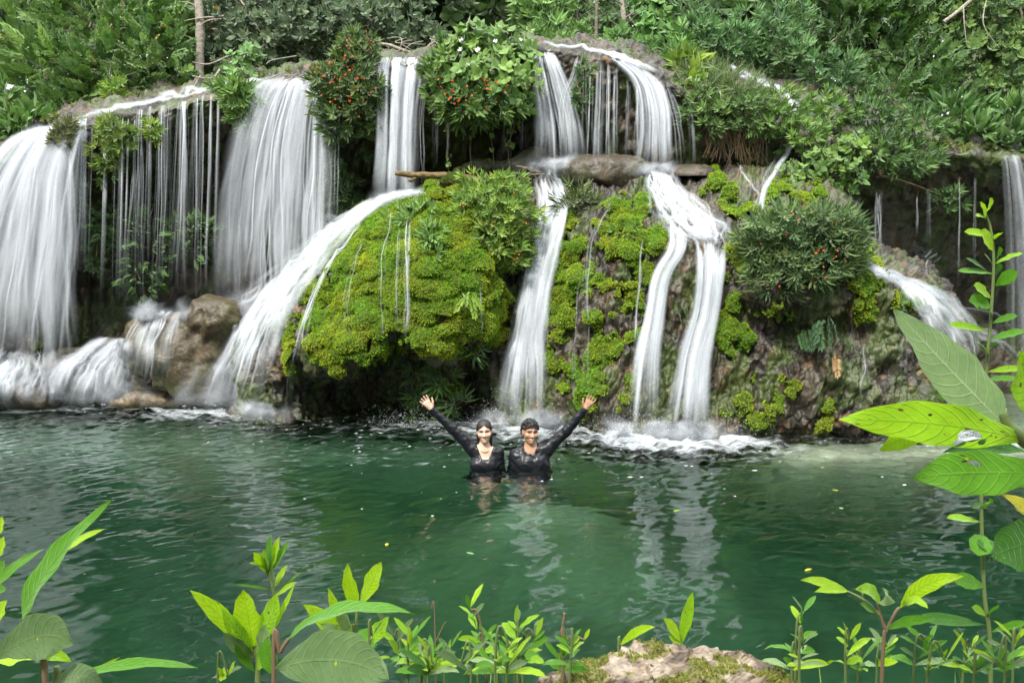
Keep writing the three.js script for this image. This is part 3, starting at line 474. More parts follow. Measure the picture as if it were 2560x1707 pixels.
// right of the centre, upper tier
fall('tall white fall right of the hanging bush', [[1345, 112, 12.9, 12], [1358, 135, 12.05, 28], [1380, 220, 11.95, 44], [1396, 310, 11.95, 52], [1402, 415, 11.95, 60]], 70, { w: [0.012, 0.05], a: [0.4, 0.95], veil: 0.7, floor: 0.15 });
fall('slanting strand joining the fall right of the hanging bush', [[1450, 135, 12, 8], [1435, 190, 11.9, 9], [1412, 260, 11.9, 14], [1418, 415, 11.9, 18]], 18, { w: [0.01, 0.035], a: [0.4, 0.75], veil: 0.3 });
fall('narrow fall between the two tall upper right falls', [[1500, 150, 11.9, 10], [1498, 240, 11.8, 12], [1494, 330, 11.8, 11], [1492, 420, 11.8, 12]], 16, { w: [0.01, 0.03], a: [0.35, 0.75], veil: 0.2 }, 'thin_stream');
fall('lone thin thread on the brown upper wall', [[1572, 190, 11.85, 5], [1570, 300, 11.8, 6], [1568, 428, 11.8, 8]], 7, thin, 'thin_stream');
fall('tall white fall at the right end of the upper tier', [[1490, 125, 12.6, 8], [1545, 145, 12, 16], [1615, 195, 11.75, 30], [1640, 270, 11.6, 36], [1642, 350, 11.6, 38], [1642, 432, 11.6, 50]], 75, { w: [0.012, 0.055], a: [0.4, 0.95], veil: 0.75, floor: 0.2 });
[[1462, 160, 1460, 0.5], [1478, 150, 1474, 0.4], [1522, 150, 1520, 0.8], [1540, 160, 1538, 0.5], [1592, 200, 1590, 0.5], [1720, 240, 1735, 0.4]].forEach(([x, y, x1, k], i) => fall(`${veilWords[i]} from the left of the fine strings before the brown upper right wall`, [[x, y, 11.95, 4], [mix(x, x1, 0.5), 290, 11.75, 6], [x1, 425, 11.7, 10]], 10, { ...thin, w: [0.008, 0.03], a: [0.4 * k, Math.min(1, 1.5 * k)] }, 'thin_stream'));
fall('thin outer skein right of the last upper fall', [[1668, 215, 11.75, 8], [1692, 300, 11.65, 12], [1704, 425, 11.6, 14]], 14, thin, 'thin_stream');
[[1092, 0.6], [1120, 0.8], [1162, 0.5], [1265, 0.7], [1285, 0.5], [1310, 0.9]].forEach(([x, k], i) => fall(`${veilWords[i]} of the faint threads from the left in the dark hollow below the hanging bush`, [[x, 250, 12.6, 6], [x - 2, 340, 12.6, 8], [x - 3, 430, 12.6, 9]], Math.round(3 + 4 * k), { ...thin, a: [0.15, 0.4] }, 'thin_stream'));
// lower chutes
fall('pool of white water at the head of the middle chute', [[1370, 408, 0, 50], [1350, 425, 0, 46], [1378, 450, 0, 26]], 26, { w: [0.02, 0.05], lift: 0.05 }, 'cascade');
fall('long white middle chute landing behind the man', [[1362, 440, 0, 28], [1385, 520, 0, 34], [1368, 600, 0, 36], [1345, 700, 0, 34], [1322, 820, 0, 38], [1308, 920, 0, 50], [1300, 1064, 0, 70]], 130, { w: [0.014, 0.055], a: [0.45, 0.95], veil: 0.7, lift: 0.09, floor: 0.3 });
fall('broad frothy chute fanning out below the last upper fall', [[1640, 425, 0, 30], [1655, 470, 0, 40], [1700, 530, 0, 70], [1740, 580, 0, 80], [1775, 620, 0, 42]], 80, { w: [0.012, 0.045], a: [0.4, 0.85], veil: 0.45, lift: 0.07, wob: 0.35, seg: 34 });
fall('tall right-hand leg of the broad chute dropping into the pool', [[1775, 600, 0, 40], [1778, 680, 9.95, 34], [1765, 780, 9.9, 32], [1740, 880, 9.8, 36], [1728, 980, 9.72, 42], [1722, 1096, 9.68, 54]], 95, { w: [0.012, 0.05], a: [0.45, 0.95], veil: 0.7, floor: 0.3 });
fall('slimmer left-hand leg of the broad chute', [[1690, 560, 0, 20], [1695, 620, 0, 22], [1655, 690, 10.2, 22], [1640, 780, 10.1, 22], [1620, 900, 9.95, 30], [1608, 1086, 9.85, 46]], 66, { w: [0.012, 0.045], a: [0.4, 0.9], veil: 0.55, floor: 0.2 });
fall('small forked stream on the mossy slope above the red-flowered bush', [[1975, 345, 0, 16], [1935, 420, 0, 16], [1905, 480, 0, 12], [1890, 535, 0, 10]], 20, { w: [0.012, 0.035], a: [0.4, 0.75], veil: 0.25 });
fall('left fork joining the small stream above the red-flowered bush', [[1838, 412, 0, 5], [1860, 450, 0, 5], [1888, 490, 0, 5], [1890, 530, 0, 6]], 8, thin, 'thin_stream');
fall('short trickle right of the small forked stream', [[1975, 405, 0, 6], [1978, 440, 0, 6], [1988, 470, 0, 7]], 8, thin, 'thin_stream');
fall('right-hand cascade sliding over a rounded rock behind the large leaf', [[2160, 668, 0, 12], [2210, 692, 0, 24], [2285, 724, 0, 46], [2345, 780, 0, 60], [2385, 850, 0, 64], [2405, 920, 0, 62]], 110, { w: [0.012, 0.045], a: [0.35, 0.9], veil: 0.5, lift: 0.07, floor: 0.15 });
fall('foot of the right-hand cascade dropping into the pool', [[2395, 900, 10.35, 50], [2420, 980, 10.2, 66], [2450, 1090, 10.1, 86]], 46, { w: [0.014, 0.05], a: [0.25, 0.6], veil: 0.3 });
fall('straight narrow spout above the right-hand cascade', [[2196, 470, 11.4, 7], [2196, 570, 11.4, 8], [2196, 672, 11.4, 10]], 12, { ...thin, a: [0.4, 0.8] });
fall('small splash fan on the dark wall right of the narrow spout', [[2282, 600, 0, 6], [2295, 630, 0, 30], [2320, 700, 0, 50]], 18, { ...thin, a: [0.2, 0.5] });
fall('misty fall at the right edge of the picture', [[2520, 385, 12.8, 20], [2535, 410, 12.5, 26], [2552, 560, 12.35, 36], [2560, 760, 12.3, 40], [2562, 950, 12.3, 46]], 26, { w: [0.02, 0.06], a: [0.1, 0.35], veil: 0.16 });
[[2290, 480, 600], [2325, 470, 640], [2150, 480, 660], [2400, 440, 720], [2440, 420, 700]].forEach(([x, a, b], i) => fall(`${veilWords[i]} of the fine threads from the left on the dark right wall`, [[x, a, 12.1, 4], [x, (a + b) / 2, 12, 5], [x - 2, b, 12, 6]], 4, { ...thin, a: [0.2, 0.5] }, 'thin_stream'));
// trickles on the moss
[[985, 510, 960, 640, 1010], [1020, 530, 1018, 760, 1060], [1008, 560, 1000, 700, 1058], [905, 600, 870, 740, 860], [1200, 690, 1205, 820, 1050], [1545, 480, 1470, 640, 1075], [1600, 600, 1590, 780, 1080], [1458, 650, 1440, 850, 1078], [2125, 720, 2130, 850, 1040], [2245, 720, 2250, 800, 1010], [2155, 850, 2155, 920, 1060], [790, 700, 765, 860, 1050], [755, 850, 745, 950, 1050]].forEach(([x0, y0, x1, y1, ye], i) => {
  const where = ['down the middle of the mossy mound', 'bright beside it on the mossy mound', 'close left of the bright one on the mossy mound', 'on the upper left of the mossy mound', 'at the right edge of the mossy mound', 'on the left of the mossy ridge', 'on the right of the mossy ridge', 'in the middle of the mossy ridge', 'under the red-flowered bush', 'below the right-hand cascade', 'low on the overhanging rock', 'on the brown left flank of the mound', 'lowest on the brown left flank of the mound'][i];
  fall(`thin trickle ${where}`, [[x0, y0, 0, 6], [x1, y1, 0, 6], [x1, (y1 + ye) / 2, 0, 7], [x1, ye, 0, 8]], i === 1 ? 9 : 6, { ...thin, a: i === 1 ? [0.3, 0.7] : [0.12, 0.4], lift: 0.05, wob: 0.8, end: 0.3 }, 'trickle');
});
// water sliding over the terrace towards the lip
fall('shallow stream sliding along the terrace above the left fall', [[690, 195, 0, 6], [560, 220, 0, 14], [420, 250, 0, 18], [300, 275, 0, 16], [190, 303, 0, 14]], 40, { w: [0.012, 0.04], a: [0.15, 0.5], veil: 0.14, lift: 0.03, wob: 0.7, seg: 34, drift: 1.2 }, 'terrace_stream');
fall('shallow stream crossing the terrace to the upper right falls', [[1350, 116, 0, 3], [1430, 124, 0, 5], [1520, 138, 0, 6], [1600, 165, 0, 10], [1650, 190, 0, 8]], 22, { w: [0.015, 0.04], a: [0.3, 0.6], veil: 0.2, lift: 0.04, wob: 0.4 }, 'terrace_stream');
fall('white rapids glimpsed through shrubs on the upper right slope', [[1800, 165, 0, 10], [1880, 205, 0, 14], [1960, 240, 0, 14], [1990, 300, 0, 10]], 22, { w: [0.02, 0.05], a: [0.35, 0.7], veil: 0.3, lift: 0.05, wob: 0.4 }, 'terrace_stream');

// soft splashes at the feet
[[150, 1003, 12.4, 220, 60, 'at the far left cascade'], [560, 1015, 11.9, 110, 80, 'at the sweeping chute'], [660, 1036, 11.3, 70, 26, 'under the right edge of the sweeping chute'], [1300, 1064, 10.6, 100, 30, 'behind the man'], [1725, 1097, 9.65, 90, 34, 'below the right-hand leg of the broad chute'], [1610, 1088, 9.8, 70, 28, 'below the slimmer leg of the broad chute'], [2440, 1094, 10.1, 90, 20, 'below the right-hand cascade'], [660, 790, 12.35, 120, 50, 'at the foot of the wide silky fall'], [1390, 415, 11.9, 50, 16, 'at the foot of the fall right of the hanging bush'], [1645, 430, 11.6, 56, 18, 'at the foot of the last upper fall'], [1000, 505, 12.1, 60, 24, 'at the foot of the central fall'], [400, 800, 12.1, 60, 40, 'on top of the big boulder']].forEach(([x, y, d, hw, h, where], i) => {
  const t = thing('splash', `soft white splash ${where}`, 'splash'); mesh('strands', strands([[x, y - h * 1.4, d, hw * 0.7], [x, y - h * 0.5, d - 0.05, hw], [x, y + 5, d - 0.1, hw * 1.25]], 52, { seed: 900 + i, w: [0.09, 0.3], a: [0.05, 0.17], seg: 7, end: 0.6, wob: 0.2, t0: [0, 0.5], t1: [0.9, 1], depth: 0.2 }), M.fall, t).userData.kind = 'stuff';
});
// foam where the falls strike the pool
{
  const P = [], I = [], C = [], nx = 420, nz = 170, x0 = -9, x1 = 7.5, z0 = -8.2, z1 = -13.6;
  const inten = (x, z) => { let s = 0; for (const [a, b, r] of feet) { const dx = x - a, dz = z - b; s += Math.min(1, r) * Math.exp(-(dx * dx / (1.1 * r + 0.12) + dz * dz / (dz > 0 ? 0.75 * r + 0.05 : 0.5))); } return s; };
  for (let j = 0; j <= nz; j++) for (let i = 0; i <= nx; i++) {
    const x = mix(x0, x1, i / nx), z = mix(z0, z1, j / nz), f = inten(x, z), g = fbm(x * 2.2, z * 4.5, 6, 4) + 0.35 * noise(x * 11, z * 16, 2);
    P.push(x, waterY(x, z) + 0.006 + 0.008 * f, z); C.push(0.72, 0.77, 0.8, clamp(smooth(0.25, 1.5, f * 1.25 + g * 0.9) * 0.6));
    if (i < nx && j < nz) { const a = j * (nx + 1) + i; I.push(a, a + 1, a + nx + 2, a, a + nx + 2, a + nx + 1); }
  }
  const keep = []; for (let k = 0; k < I.length; k += 3) if (C[I[k] * 4 + 3] + C[I[k + 1] * 4 + 3] + C[I[k + 2] * 4 + 3] > 0.01) keep.push(I[k], I[k + 1], I[k + 2]);
  tag(mesh('foam', geoOf(P, keep, C, null, 4), M.fall), 'white foam on the pool where the falls strike it', 'foam', null, 'stuff');
  // flecks of froth drifting out over the pool, and spray above the impacts
  const r = rng(88), L = [], S = [], q = new THREE.Quaternion();
  const fleck = new THREE.CircleGeometry(1, 7).rotateX(-Math.PI / 2);
  for (let i = 0; i < 800; i++) { const f = feet[Math.floor(r() * feet.length)], a = r() * 6.2832, d = Math.abs(r() + r() + r() - 1.5) * 3.2, x = f[0] + Math.cos(a) * d * 1.4, z = f[1] + Math.abs(Math.sin(a)) * d; if (z > -4 || fbm(x * 0.7, z * 0.7, 9, 2) < -0.1) continue; const s = 0.004 + 0.011 * r() ** 3; L.push(new THREE.Matrix4().compose(V(x, waterY(x, z) + 0.004, z), q, V(s * (1.2 + r()), 1, s))); }
  tag(copies('froth_flecks', fleck, new THREE.MeshStandardMaterial({ color: lin(0.75, 0.8, 0.8), roughness: 0.7 }), L), 'small white froth flecks scattered over the pool', 'froth');
  const drop = new THREE.OctahedronGeometry(0.0035);
  for (let i = 0; i < 5000; i++) { const f = feet[Math.floor(Math.pow(r(), 1.4) * feet.length)], g = () => (r() + r() + r() - 1.5); const k = 0.5 + f[2]; S.push(new THREE.Matrix4().compose(V(f[0] + g() * 0.7 * k, Math.abs(g()) * 0.32 * k, f[1] + g() * 0.28 * k), q, V(1, 1, 1).multiplyScalar(0.4 + r()))); }
  tag(copies('spray', drop, new THREE.MeshStandardMaterial({ color: lin(0.85, 0.9, 0.92), roughness: 0.5 }), S), 'fine white spray hanging over the feet of the falls', 'spray');
}
/** lumps: [px, py, depth, rx px, ry px, rz m]; sprigs fill the outer part of every lump */
function crown(name, parent, lumps, n, kind, size, colors, o = {}) {
  const r = rng(o.seed || 1), L = [], C = [], area = lumps.map((l) => (l[3] + 6) * (l[4] + 6)), tot = area.reduce((a, b) => a + b, 0);
  lumps.forEach(([px, py, D, rx, ry, rz], k) => {
    const c = at(px, py, D), mx = metres(rx, D), my = metres(ry, D), mz = rz || (mx + my) / 2 * 0.8, cnt = Math.ceil(n * area[k] / tot);
    for (let i = 0; i < cnt; i++) {
      let d; do { d = V(r() * 2 - 1, r() * 2 - 1, r() * 2 - 1); } while (d.lengthSq() > 1 || d.lengthSq() < 0.01);
      const rad = Math.pow(d.length(), 0.55); d.normalize(); const e = 1 + 0.5 * noise(d.x * 2 + px, d.y * 2, d.z * 2 + py);
      const p = V(c.x + d.x * mx * rad * e, c.y + d.y * my * rad * e, c.z + d.z * mz * rad * e);
      const dir = V(d.x + (r() - 0.5) * 0.9, d.y * 0.6 + (o.up ?? 0.35) + (r() - 0.5) * 0.7, d.z + 0.35 + (r() - 0.5) * 0.9);
      L.push(place(p, dir, r() * 6.28, size * (0.65 + 0.7 * r()))); C.push(tintOf(r, ...colors, o.odd));
    }
  });
  return copies(name, sprigs[kind], M.leaf, L, parent, C);
}
function flowerGeo(big) { const a = []; for (let i = 0; i < 5; i++) a.push([leafGeo(big ? 0.6 : 0.5, big ? 0.5 : 0.3, 0.2, big ? 0.3 : 0.1, 1), TR(0, 0, 0, big ? 0.9 : 0.7, i * 1.2566, 0)]); return sprig(a); }
const petal = { red: flowerGeo(false), white: flowerGeo(true) };
M.redFlower = new THREE.MeshStandardMaterial({ color: lin(0.55, 0.085, 0.03), roughness: 0.7, side: THREE.DoubleSide });
M.orangeFlower = new THREE.MeshStandardMaterial({ color: lin(0.62, 0.2, 0.05), roughness: 0.7, side: THREE.DoubleSide });
M.whiteFlower = new THREE.MeshStandardMaterial({ color: lin(0.8, 0.8, 0.78), roughness: 0.7, side: THREE.DoubleSide });
function flowers(parent, lumps, n, size, mats, seed, geo = petal.red) {
  const r = rng(seed);
  for (let i = 0; i < n; i++) {
    const [px, py, D, rx, ry, rz] = lumps[Math.floor(r() * lumps.length)], c = at(px, py, D), mx = metres(rx, D), my = metres(ry, D), mz = rz || (mx + my) / 2 * 0.8;
    const a = r() * 6.28, u = Math.sqrt(r()) * 0.98, dx = Math.cos(a) * u, dy = Math.sin(a) * u, dz = Math.sqrt(Math.max(0, 1 - u * u));
    const m = mesh('flower', geo, mats[Math.floor(r() * mats.length)], parent);
    place(V(c.x + dx * mx * 1.04, c.y + dy * my * 1.04, c.z + dz * mz * 1.04 + 0.03), V(dx, 0.5 + dy * 0.4, 0.9), r() * 6, size * (0.7 + 0.6 * r())).decompose(m.position, m.quaternion, m.scale);
  }
}
function stems(parent, root, lumps, r0, mat = M.brownStem, seed = 1) {
  const r = rng(seed), g = lumps.map(([px, py, D]) => { const e = at(px, py, D), m = root.clone().lerp(e, 0.5); m.x += (r() - 0.5) * 0.2; m.y += 0.05; return tubeGeo([root, m, e], r0, r0 * 0.35, 5, 8); });
  mesh('stems', mergeGeometries(g), mat, parent);
}
function bush(name, label, lumps, n, kind, size, colors, o = {}) {
  const t = thing(name, label, o.category || 'bush', o.group);
  crown('foliage', t, lumps, n, kind, size, colors, o);
  if (o.more) crown('foliage', t, ...o.more);
  const l = lumps[0], root = o.root ? at(...o.root) : at(l[0], l[1] + l[4] * 0.8, l[2] + 0.25);
  stems(t, root, lumps, o.r0 || 0.02, M.brownStem, o.seed);
  return t;
}
// ---- flowering bushes of the falls
{
  let L = [[895, 112, 12.35, 34, 36], [885, 165, 12.3, 48, 40], [848, 205, 12.25, 66, 44], [905, 240, 12.2, 50, 60], [850, 285, 12.3, 50, 50], [930, 290, 12.3, 26, 44]];
  let b = bush('flowering_bush', 'bush with orange-red flowers on the lip left of the central fall', L, 420, 'lance', 0.24, [[0.05, 0.11, 0.018], [0.12, 0.19, 0.03]], { seed: 11, root: [870, 230, 12.9] });
  flowers(b, [[895, 105, 12.35, 40, 32], [885, 150, 12.3, 50, 40], [835, 205, 12.2, 66, 40], [880, 240, 12.15, 70, 60]], 66, 0.066, [M.redFlower, M.orangeFlower, M.redFlower], 4);
  crown('foliage', b, [[855, 470, 13.1, 40, 60], [870, 380, 12.9, 45, 60], [840, 560, 13.2, 30, 30]], 60, 'lance', 0.24, G.dark, { seed: 5, up: -0.1 });
  L = [[1205, 112, 11.9, 82, 46], [1285, 150, 11.9, 58, 62], [1150, 165, 11.85, 72, 56], [1225, 200, 11.7, 100, 56], [1135, 230, 11.8, 52, 44], [1290, 225, 11.75, 46, 46]];
  b = bush('hanging_bush', 'large domed bush with white and red flowers over the dark hollow', L, 420, 'heart', 0.24, [[0.09, 0.2, 0.03], [0.2, 0.33, 0.05]], { seed: 12, root: [1215, 190, 12.7], r0: 0.03 });
  crown('foliage', b, [[1150, 235, 11.7, 80, 40], [1225, 258, 11.6, 90, 34], [1110, 190, 11.8, 40, 60], [1180, 280, 11.7, 90, 26]], 230, 'lance', 0.24, [[0.05, 0.13, 0.02], [0.14, 0.24, 0.03]], { seed: 13, up: 0.1 });
  flowers(b, [[1150, 225, 11.6, 80, 60], [1215, 245, 11.5, 90, 40]], 24, 0.066, [M.redFlower, M.orangeFlower], 8);
  flowers(b, [[1230, 150, 11.8, 90, 60]], 9, 0.1, [M.whiteFlower], 18, petal.white);
  L = [[1225, 480, 11.2, 76, 42], [1265, 540, 11.0, 68, 62], [1190, 530, 10.95, 52, 48], [1285, 620, 11.0, 40, 56], [1230, 600, 10.85, 46, 52]];
  b = bush('green_bush', 'bright green bush with small orange flowers on the mossy mound', L, 560, 'lance', 0.19, [[0.12, 0.24, 0.02], [0.26, 0.38, 0.04]], { seed: 14, root: [1235, 545, 11.6] });
  flowers(b, L, 34, 0.05, [M.orangeFlower], 21);
  L = [[1990, 575, 9.85, 110, 62], [2070, 590, 9.8, 76, 70], [1915, 620, 9.85, 60, 60], [2030, 660, 9.7, 90, 60], [1960, 690, 9.75, 70, 46], [2110, 640, 9.8, 46, 56]];
  b = bush('flowering_bush', 'rounded dark green bush dotted with red flowers on the overhanging rock', L, 760, 'star', 0.24, [[0.045, 0.115, 0.02], [0.14, 0.22, 0.05]], { seed: 15, root: [2000, 660, 10.1] });
  flowers(b, L, 56, 0.048, [M.redFlower, M.orangeFlower], 22);
  bush('spiky_shrub', 'small olive tuft of narrow leaves right of the middle chute head', [[1445, 500, 11.3, 44, 30], [1440, 530, 11.2, 36, 30]], 70, 'star', 0.24, [[0.06, 0.1, 0.02], [0.13, 0.17, 0.04]], { seed: 16 });
  bush('lip_plant', 'leafy green plant hanging over the lip between left stream veil and wide fall', [[585, 222, 12.75, 46, 18], [598, 255, 12.6, 44, 40], [610, 305, 12.65, 26, 34]], 150, 'lance', 0.22, G.bright, { seed: 17 });
  bush('lip_plant', 'yellow-green plant hanging from the lip among the thin left streams', [[275, 320, 12.55, 26, 28], [300, 350, 12.5, 32, 44], [262, 380, 12.6, 24, 60]], 120, 'lance', 0.2, [[0.1, 0.19, 0.02], [0.2, 0.28, 0.03]], { seed: 18 });
  bush('lip_plant', 'feathery olive tuft beside the far left fall', [[155, 345, 12.35, 22, 26], [165, 320, 12.5, 20, 16]], 60, 'lance', 0.16, [[0.08, 0.11, 0.02], [0.15, 0.16, 0.04]], { seed: 19 });
  bush('lip_plant', 'small bright tuft on the lip in the middle of the left streams', [[382, 325, 12.6, 14, 24]], 22, 'lance', 0.17, G.lime, { seed: 20 });
  bush('wall_plant', 'clump of leafy plants on the dark wall behind the left streams', [[290, 570, 13.3, 50, 50], [370, 620, 13.3, 60, 70], [350, 700, 13.2, 50, 40]], 130, 'broad', 0.26, G.mid, { seed: 23, up: -0.05 });
  bush('wall_plant', 'broad-leaved plant high on the wall behind the left streams', [[455, 570, 13.2, 40, 24], [500, 580, 13.2, 30, 20], [470, 610, 13.3, 50, 30]], 60, 'broad', 0.3, G.mid, { seed: 24, up: 0 });
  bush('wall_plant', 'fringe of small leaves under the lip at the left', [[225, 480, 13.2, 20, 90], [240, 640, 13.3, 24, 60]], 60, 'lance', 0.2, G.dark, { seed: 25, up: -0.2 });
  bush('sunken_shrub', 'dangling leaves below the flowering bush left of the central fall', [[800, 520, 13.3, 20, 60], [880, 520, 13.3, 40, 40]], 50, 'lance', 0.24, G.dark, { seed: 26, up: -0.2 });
  bush('wispy_plant', 'wispy plant growing in the gap of the upper right falls', [[1465, 175, 11.8, 20, 22], [1452, 235, 11.8, 16, 30]], 40, 'lance', 0.15, G.mid, { seed: 27 });
  bush('mound_plant', 'pale green leafy plants on the crown of the mossy mound', [[1060, 540, 11.0, 60, 24], [1080, 600, 10.6, 40, 30], [1000, 545, 11.3, 36, 20], [1080, 645, 10.4, 24, 24]], 110, 'lance', 0.22, [[0.1, 0.22, 0.03], [0.2, 0.34, 0.06]], { seed: 28 });
  bush('mound_plant', 'leafy sprigs hanging on the moss at the top of the ridge', [[1570, 590, 10.65, 30, 30], [1545, 570, 10.8, 20, 20]], 40, 'lance', 0.2, [[0.08, 0.2, 0.02], [0.18, 0.32, 0.04]], { seed: 29, up: -0.1 });
  // small star-leaved plants in the cave beside the woman's hand
  [[1100, 905, 11.0], [1112, 935, 10.95], [1098, 955, 11], [1142, 1010, 11.1], [1110, 1030, 11.15], [1042, 995, 11.2], [1030, 1035, 11.2], [1185, 880, 10.7], [1040, 930, 11.1]].forEach(([x, y, d], i) => {
    const w = ['highest', 'second highest', 'third', 'fourth', 'lowest', 'leftmost', 'bottom left', 'right outermost', 'upper left'][i];
    bush('star_plant', `${w} small star-leaved plant in the cave left of the woman`, [[x, y, d, 14, 10]], 6, 'star', 0.3, [[0.07, 0.17, 0.03], [0.16, 0.28, 0.05]], { seed: 40 + i, category: 'plant', up: 0.1, root: [x, y + 16, d + 0.3], r0: 0.008 });
  });
  bush('ledge_shrub', 'leafy plants growing along the foot of the dark right wall', [[2190, 700, 10.0, 30, 24], [2150, 720, 9.9, 36, 24], [2240, 760, 9.95, 26, 16]], 60, 'lance', 0.18, G.bright, { seed: 51 });
}
// ---- ferns hang from a root, every frond a part
M.frond = M.leaf;
function fernPlant(label, px, py, D, n, len, colors, seed, down = 0.5) {
  const t = thing('fern', label, 'fern'), r = rng(seed), c = at(px, py, D);
  for (let i = 0; i < n; i++) {
    const m = mesh('frond', sprigs.fern, new THREE.MeshPhysicalMaterial({ color: tintOf(r, ...colors), roughness: 1, transmission: 0.3, thickness: 0, side: THREE.DoubleSide }), t);
    place(c.clone().add(V((r() - 0.5) * len * 0.5, (r() - 0.5) * len * 0.3, 0)), V((r() - 0.5) * 1.5, -down + (r() - 0.5) * 0.5, 0.5 + 0.3 * r()), r() * 1.2 - 0.6 + Math.PI, len * (0.7 + 0.5 * r())).decompose(m.position, m.quaternion, m.scale);
  }
}
fernPlant('lime green fern hanging on the mossy mound', 1165, 735, 10.25, 6, 0.3, G.lime, 61);
fernPlant('dark maidenhair fern under the moss overhang', 985, 860, 10.9, 8, 0.3, G.mid, 62, 0.9);
fernPlant('maidenhair fern left under the moss overhang', 940, 880, 11, 6, 0.25, G.mid, 63, 0.8);
fernPlant('blue-green fern curtain below the red-flowered bush', 2060, 800, 9.75, 9, 0.36, [[0.03, 0.1, 0.03], [0.08, 0.17, 0.06]], 64, 0.8);
fernPlant('fern left in the hollow below the red-flowered bush', 2005, 830, 9.9, 6, 0.3, [[0.05, 0.14, 0.04], [0.1, 0.2, 0.06]], 65, 0.9);
fernPlant('small fern under the right trickle of the overhanging rock', 2125, 850, 9.75, 5, 0.2, G.mid, 66, 0.7);
fernPlant('dried tan fern frond on the overhanging rock', 2090, 895, 9.65, 2, 0.3, [[0.35, 0.2, 0.08], [0.45, 0.28, 0.12]], 67, 0.6);
fernPlant('fern on the mossy ridge beside the right-hand leg of the chute', 1700, 760, 10.0, 5, 0.22, G.mid, 68, 0.6);


// low growth that creeps along the lip
[['olive creeping growth along the rim left of the far left fall top', [[150, 300, 13.2, 40, 8], [230, 272, 13.7, 50, 8], [310, 250, 14.2, 50, 8]], 150], ['creeping growth on the rim between lip plant and wide silky fall', [[640, 196, 13.6, 40, 6], [720, 186, 13.8, 60, 6], [800, 178, 13.8, 50, 8]], 120], ['creeping growth on the rim above the upper right falls', [[1420, 118, 13.2, 60, 4], [1520, 126, 13, 60, 6], [1600, 148, 12.8, 50, 8], [1680, 185, 12.6, 40, 12]], 150], ['creeping growth along the rim above the dark right wall', [[2200, 352, 12.8, 70, 14], [2330, 366, 12.9, 70, 12], [2450, 376, 12.9, 60, 10]], 150]].forEach(([l, L, n], i) => bush('rim_growth', l, L, n, 'lance', 0.13, [[0.1, 0.15, 0.02], [0.2, 0.24, 0.04]], { seed: 820 + i, category: 'plant', r0: 0.006 }));
// ---------------------------------------------------------------- forest above the falls
function tree(name, label, o) {
  const t = thing(name, label, 'tree', o.group || 'trees above the falls'), r = rng(o.seed);
  const base = at(o.trunk[0][0], 200, o.trunk[0][2]); base.y = groundY(base.x, base.z) - 0.2;
  const pts = [base, ...o.trunk.map(([x, y, d]) => at(x, y, d))];
  mesh('trunk', tubeGeo(pts, o.r, o.r * 0.45, 9, 24, 0.18, o.seed), o.mat || M.bark, t);
  const cs = pts.map((p) => [p.x, p.y, p.z]);
  o.lumps.forEach(([px, py, D], i) => {
    if (o.limbs && i >= o.limbs) return;
    const e = at(px, py, D), s = V(...spline(cs, clamp(0.35 + 0.6 * r()))), m = s.clone().lerp(e, 0.5).add(V((r() - 0.5) * 0.5, 0.15 * r(), (r() - 0.5) * 0.5));
    mesh('limb', tubeGeo([s, m, e], o.r * 0.3, o.r * 0.07, 5, 10, 0.2, i), o.mat || M.bark, t);
  });
  crown('crown', t, o.lumps, o.n, o.kind, o.size, o.colors, { seed: o.seed, odd: o.odd, up: o.up });
  return t;
}
tree('leafy_tree', 'bright green tree with drooping leaflets filling the upper left corner', { seed: 101, trunk: [[330, 190, 15.6], [318, 60, 15.7], [300, -160, 15.8]], r: 0.13, n: 1500, kind: 'spray', size: 0.33, colors: [[0.06, 0.16, 0.025], [0.22, 0.36, 0.07]], odd: [0.35, 0.3, 0.03, 0.012],
  lumps: [[60, 60, 15.5, 100, 70], [200, 40, 15.3, 110, 75], [330, 60, 15.2, 100, 80], [120, 160, 15, 110, 60], [265, 165, 14.9, 110, 70], [390, 150, 15, 80, 70], [50, 240, 15.2, 80, 60], [175, 275, 15, 90, 46], [300, 255, 15.1, 80, 36], [20, 140, 15.6, 80, 60], [60, -90, 16, 160, 90], [280, -90, 16, 150, 90], [430, 60, 15.5, 60, 60]] });
tree('leafy_tree', 'grey-green broad-leaved tree behind the wide silky fall', { seed: 102, trunk: [[497, 160, 16.2], [495, 60, 16.3], [492, -150, 16.5]], r: 0.16, mat: M.paleBark, n: 1350, kind: 'oval', size: 0.27, colors: [[0.05, 0.1, 0.035], [0.15, 0.21, 0.1]], odd: [0.32, 0.28, 0.03, 0.003],
  lumps: [[560, 60, 15.6, 80, 70], [650, 80, 15.3, 100, 70], [760, 60, 15.3, 100, 80], [870, 60, 15.4, 100, 60], [985, 60, 15.6, 90, 55], [560, 150, 15.5, 60, 44], [690, 160, 15.4, 60, 34], [1060, 90, 15.8, 60, 40], [760, 120, 15.5, 80, 30], [600, -60, 16, 140, 80], [850, -70, 16, 180, 80], [1060, -70, 16.4, 120, 70]] });
tree('slender_tree', 'slender pale-green sapling right of the hanging bush top', { seed: 103, trunk: [[1372, 90, 14.9], [1368, 20, 14.9], [1370, -60, 15]], r: 0.03, n: 170, kind: 'lance', size: 0.34, colors: [[0.09, 0.2, 0.03], [0.18, 0.32, 0.07]], lumps: [[1350, 40, 14.8, 44, 40], [1390, 85, 14.6, 54, 24], [1330, 20, 15, 40, 26], [1380, -20, 15, 50, 40]] });
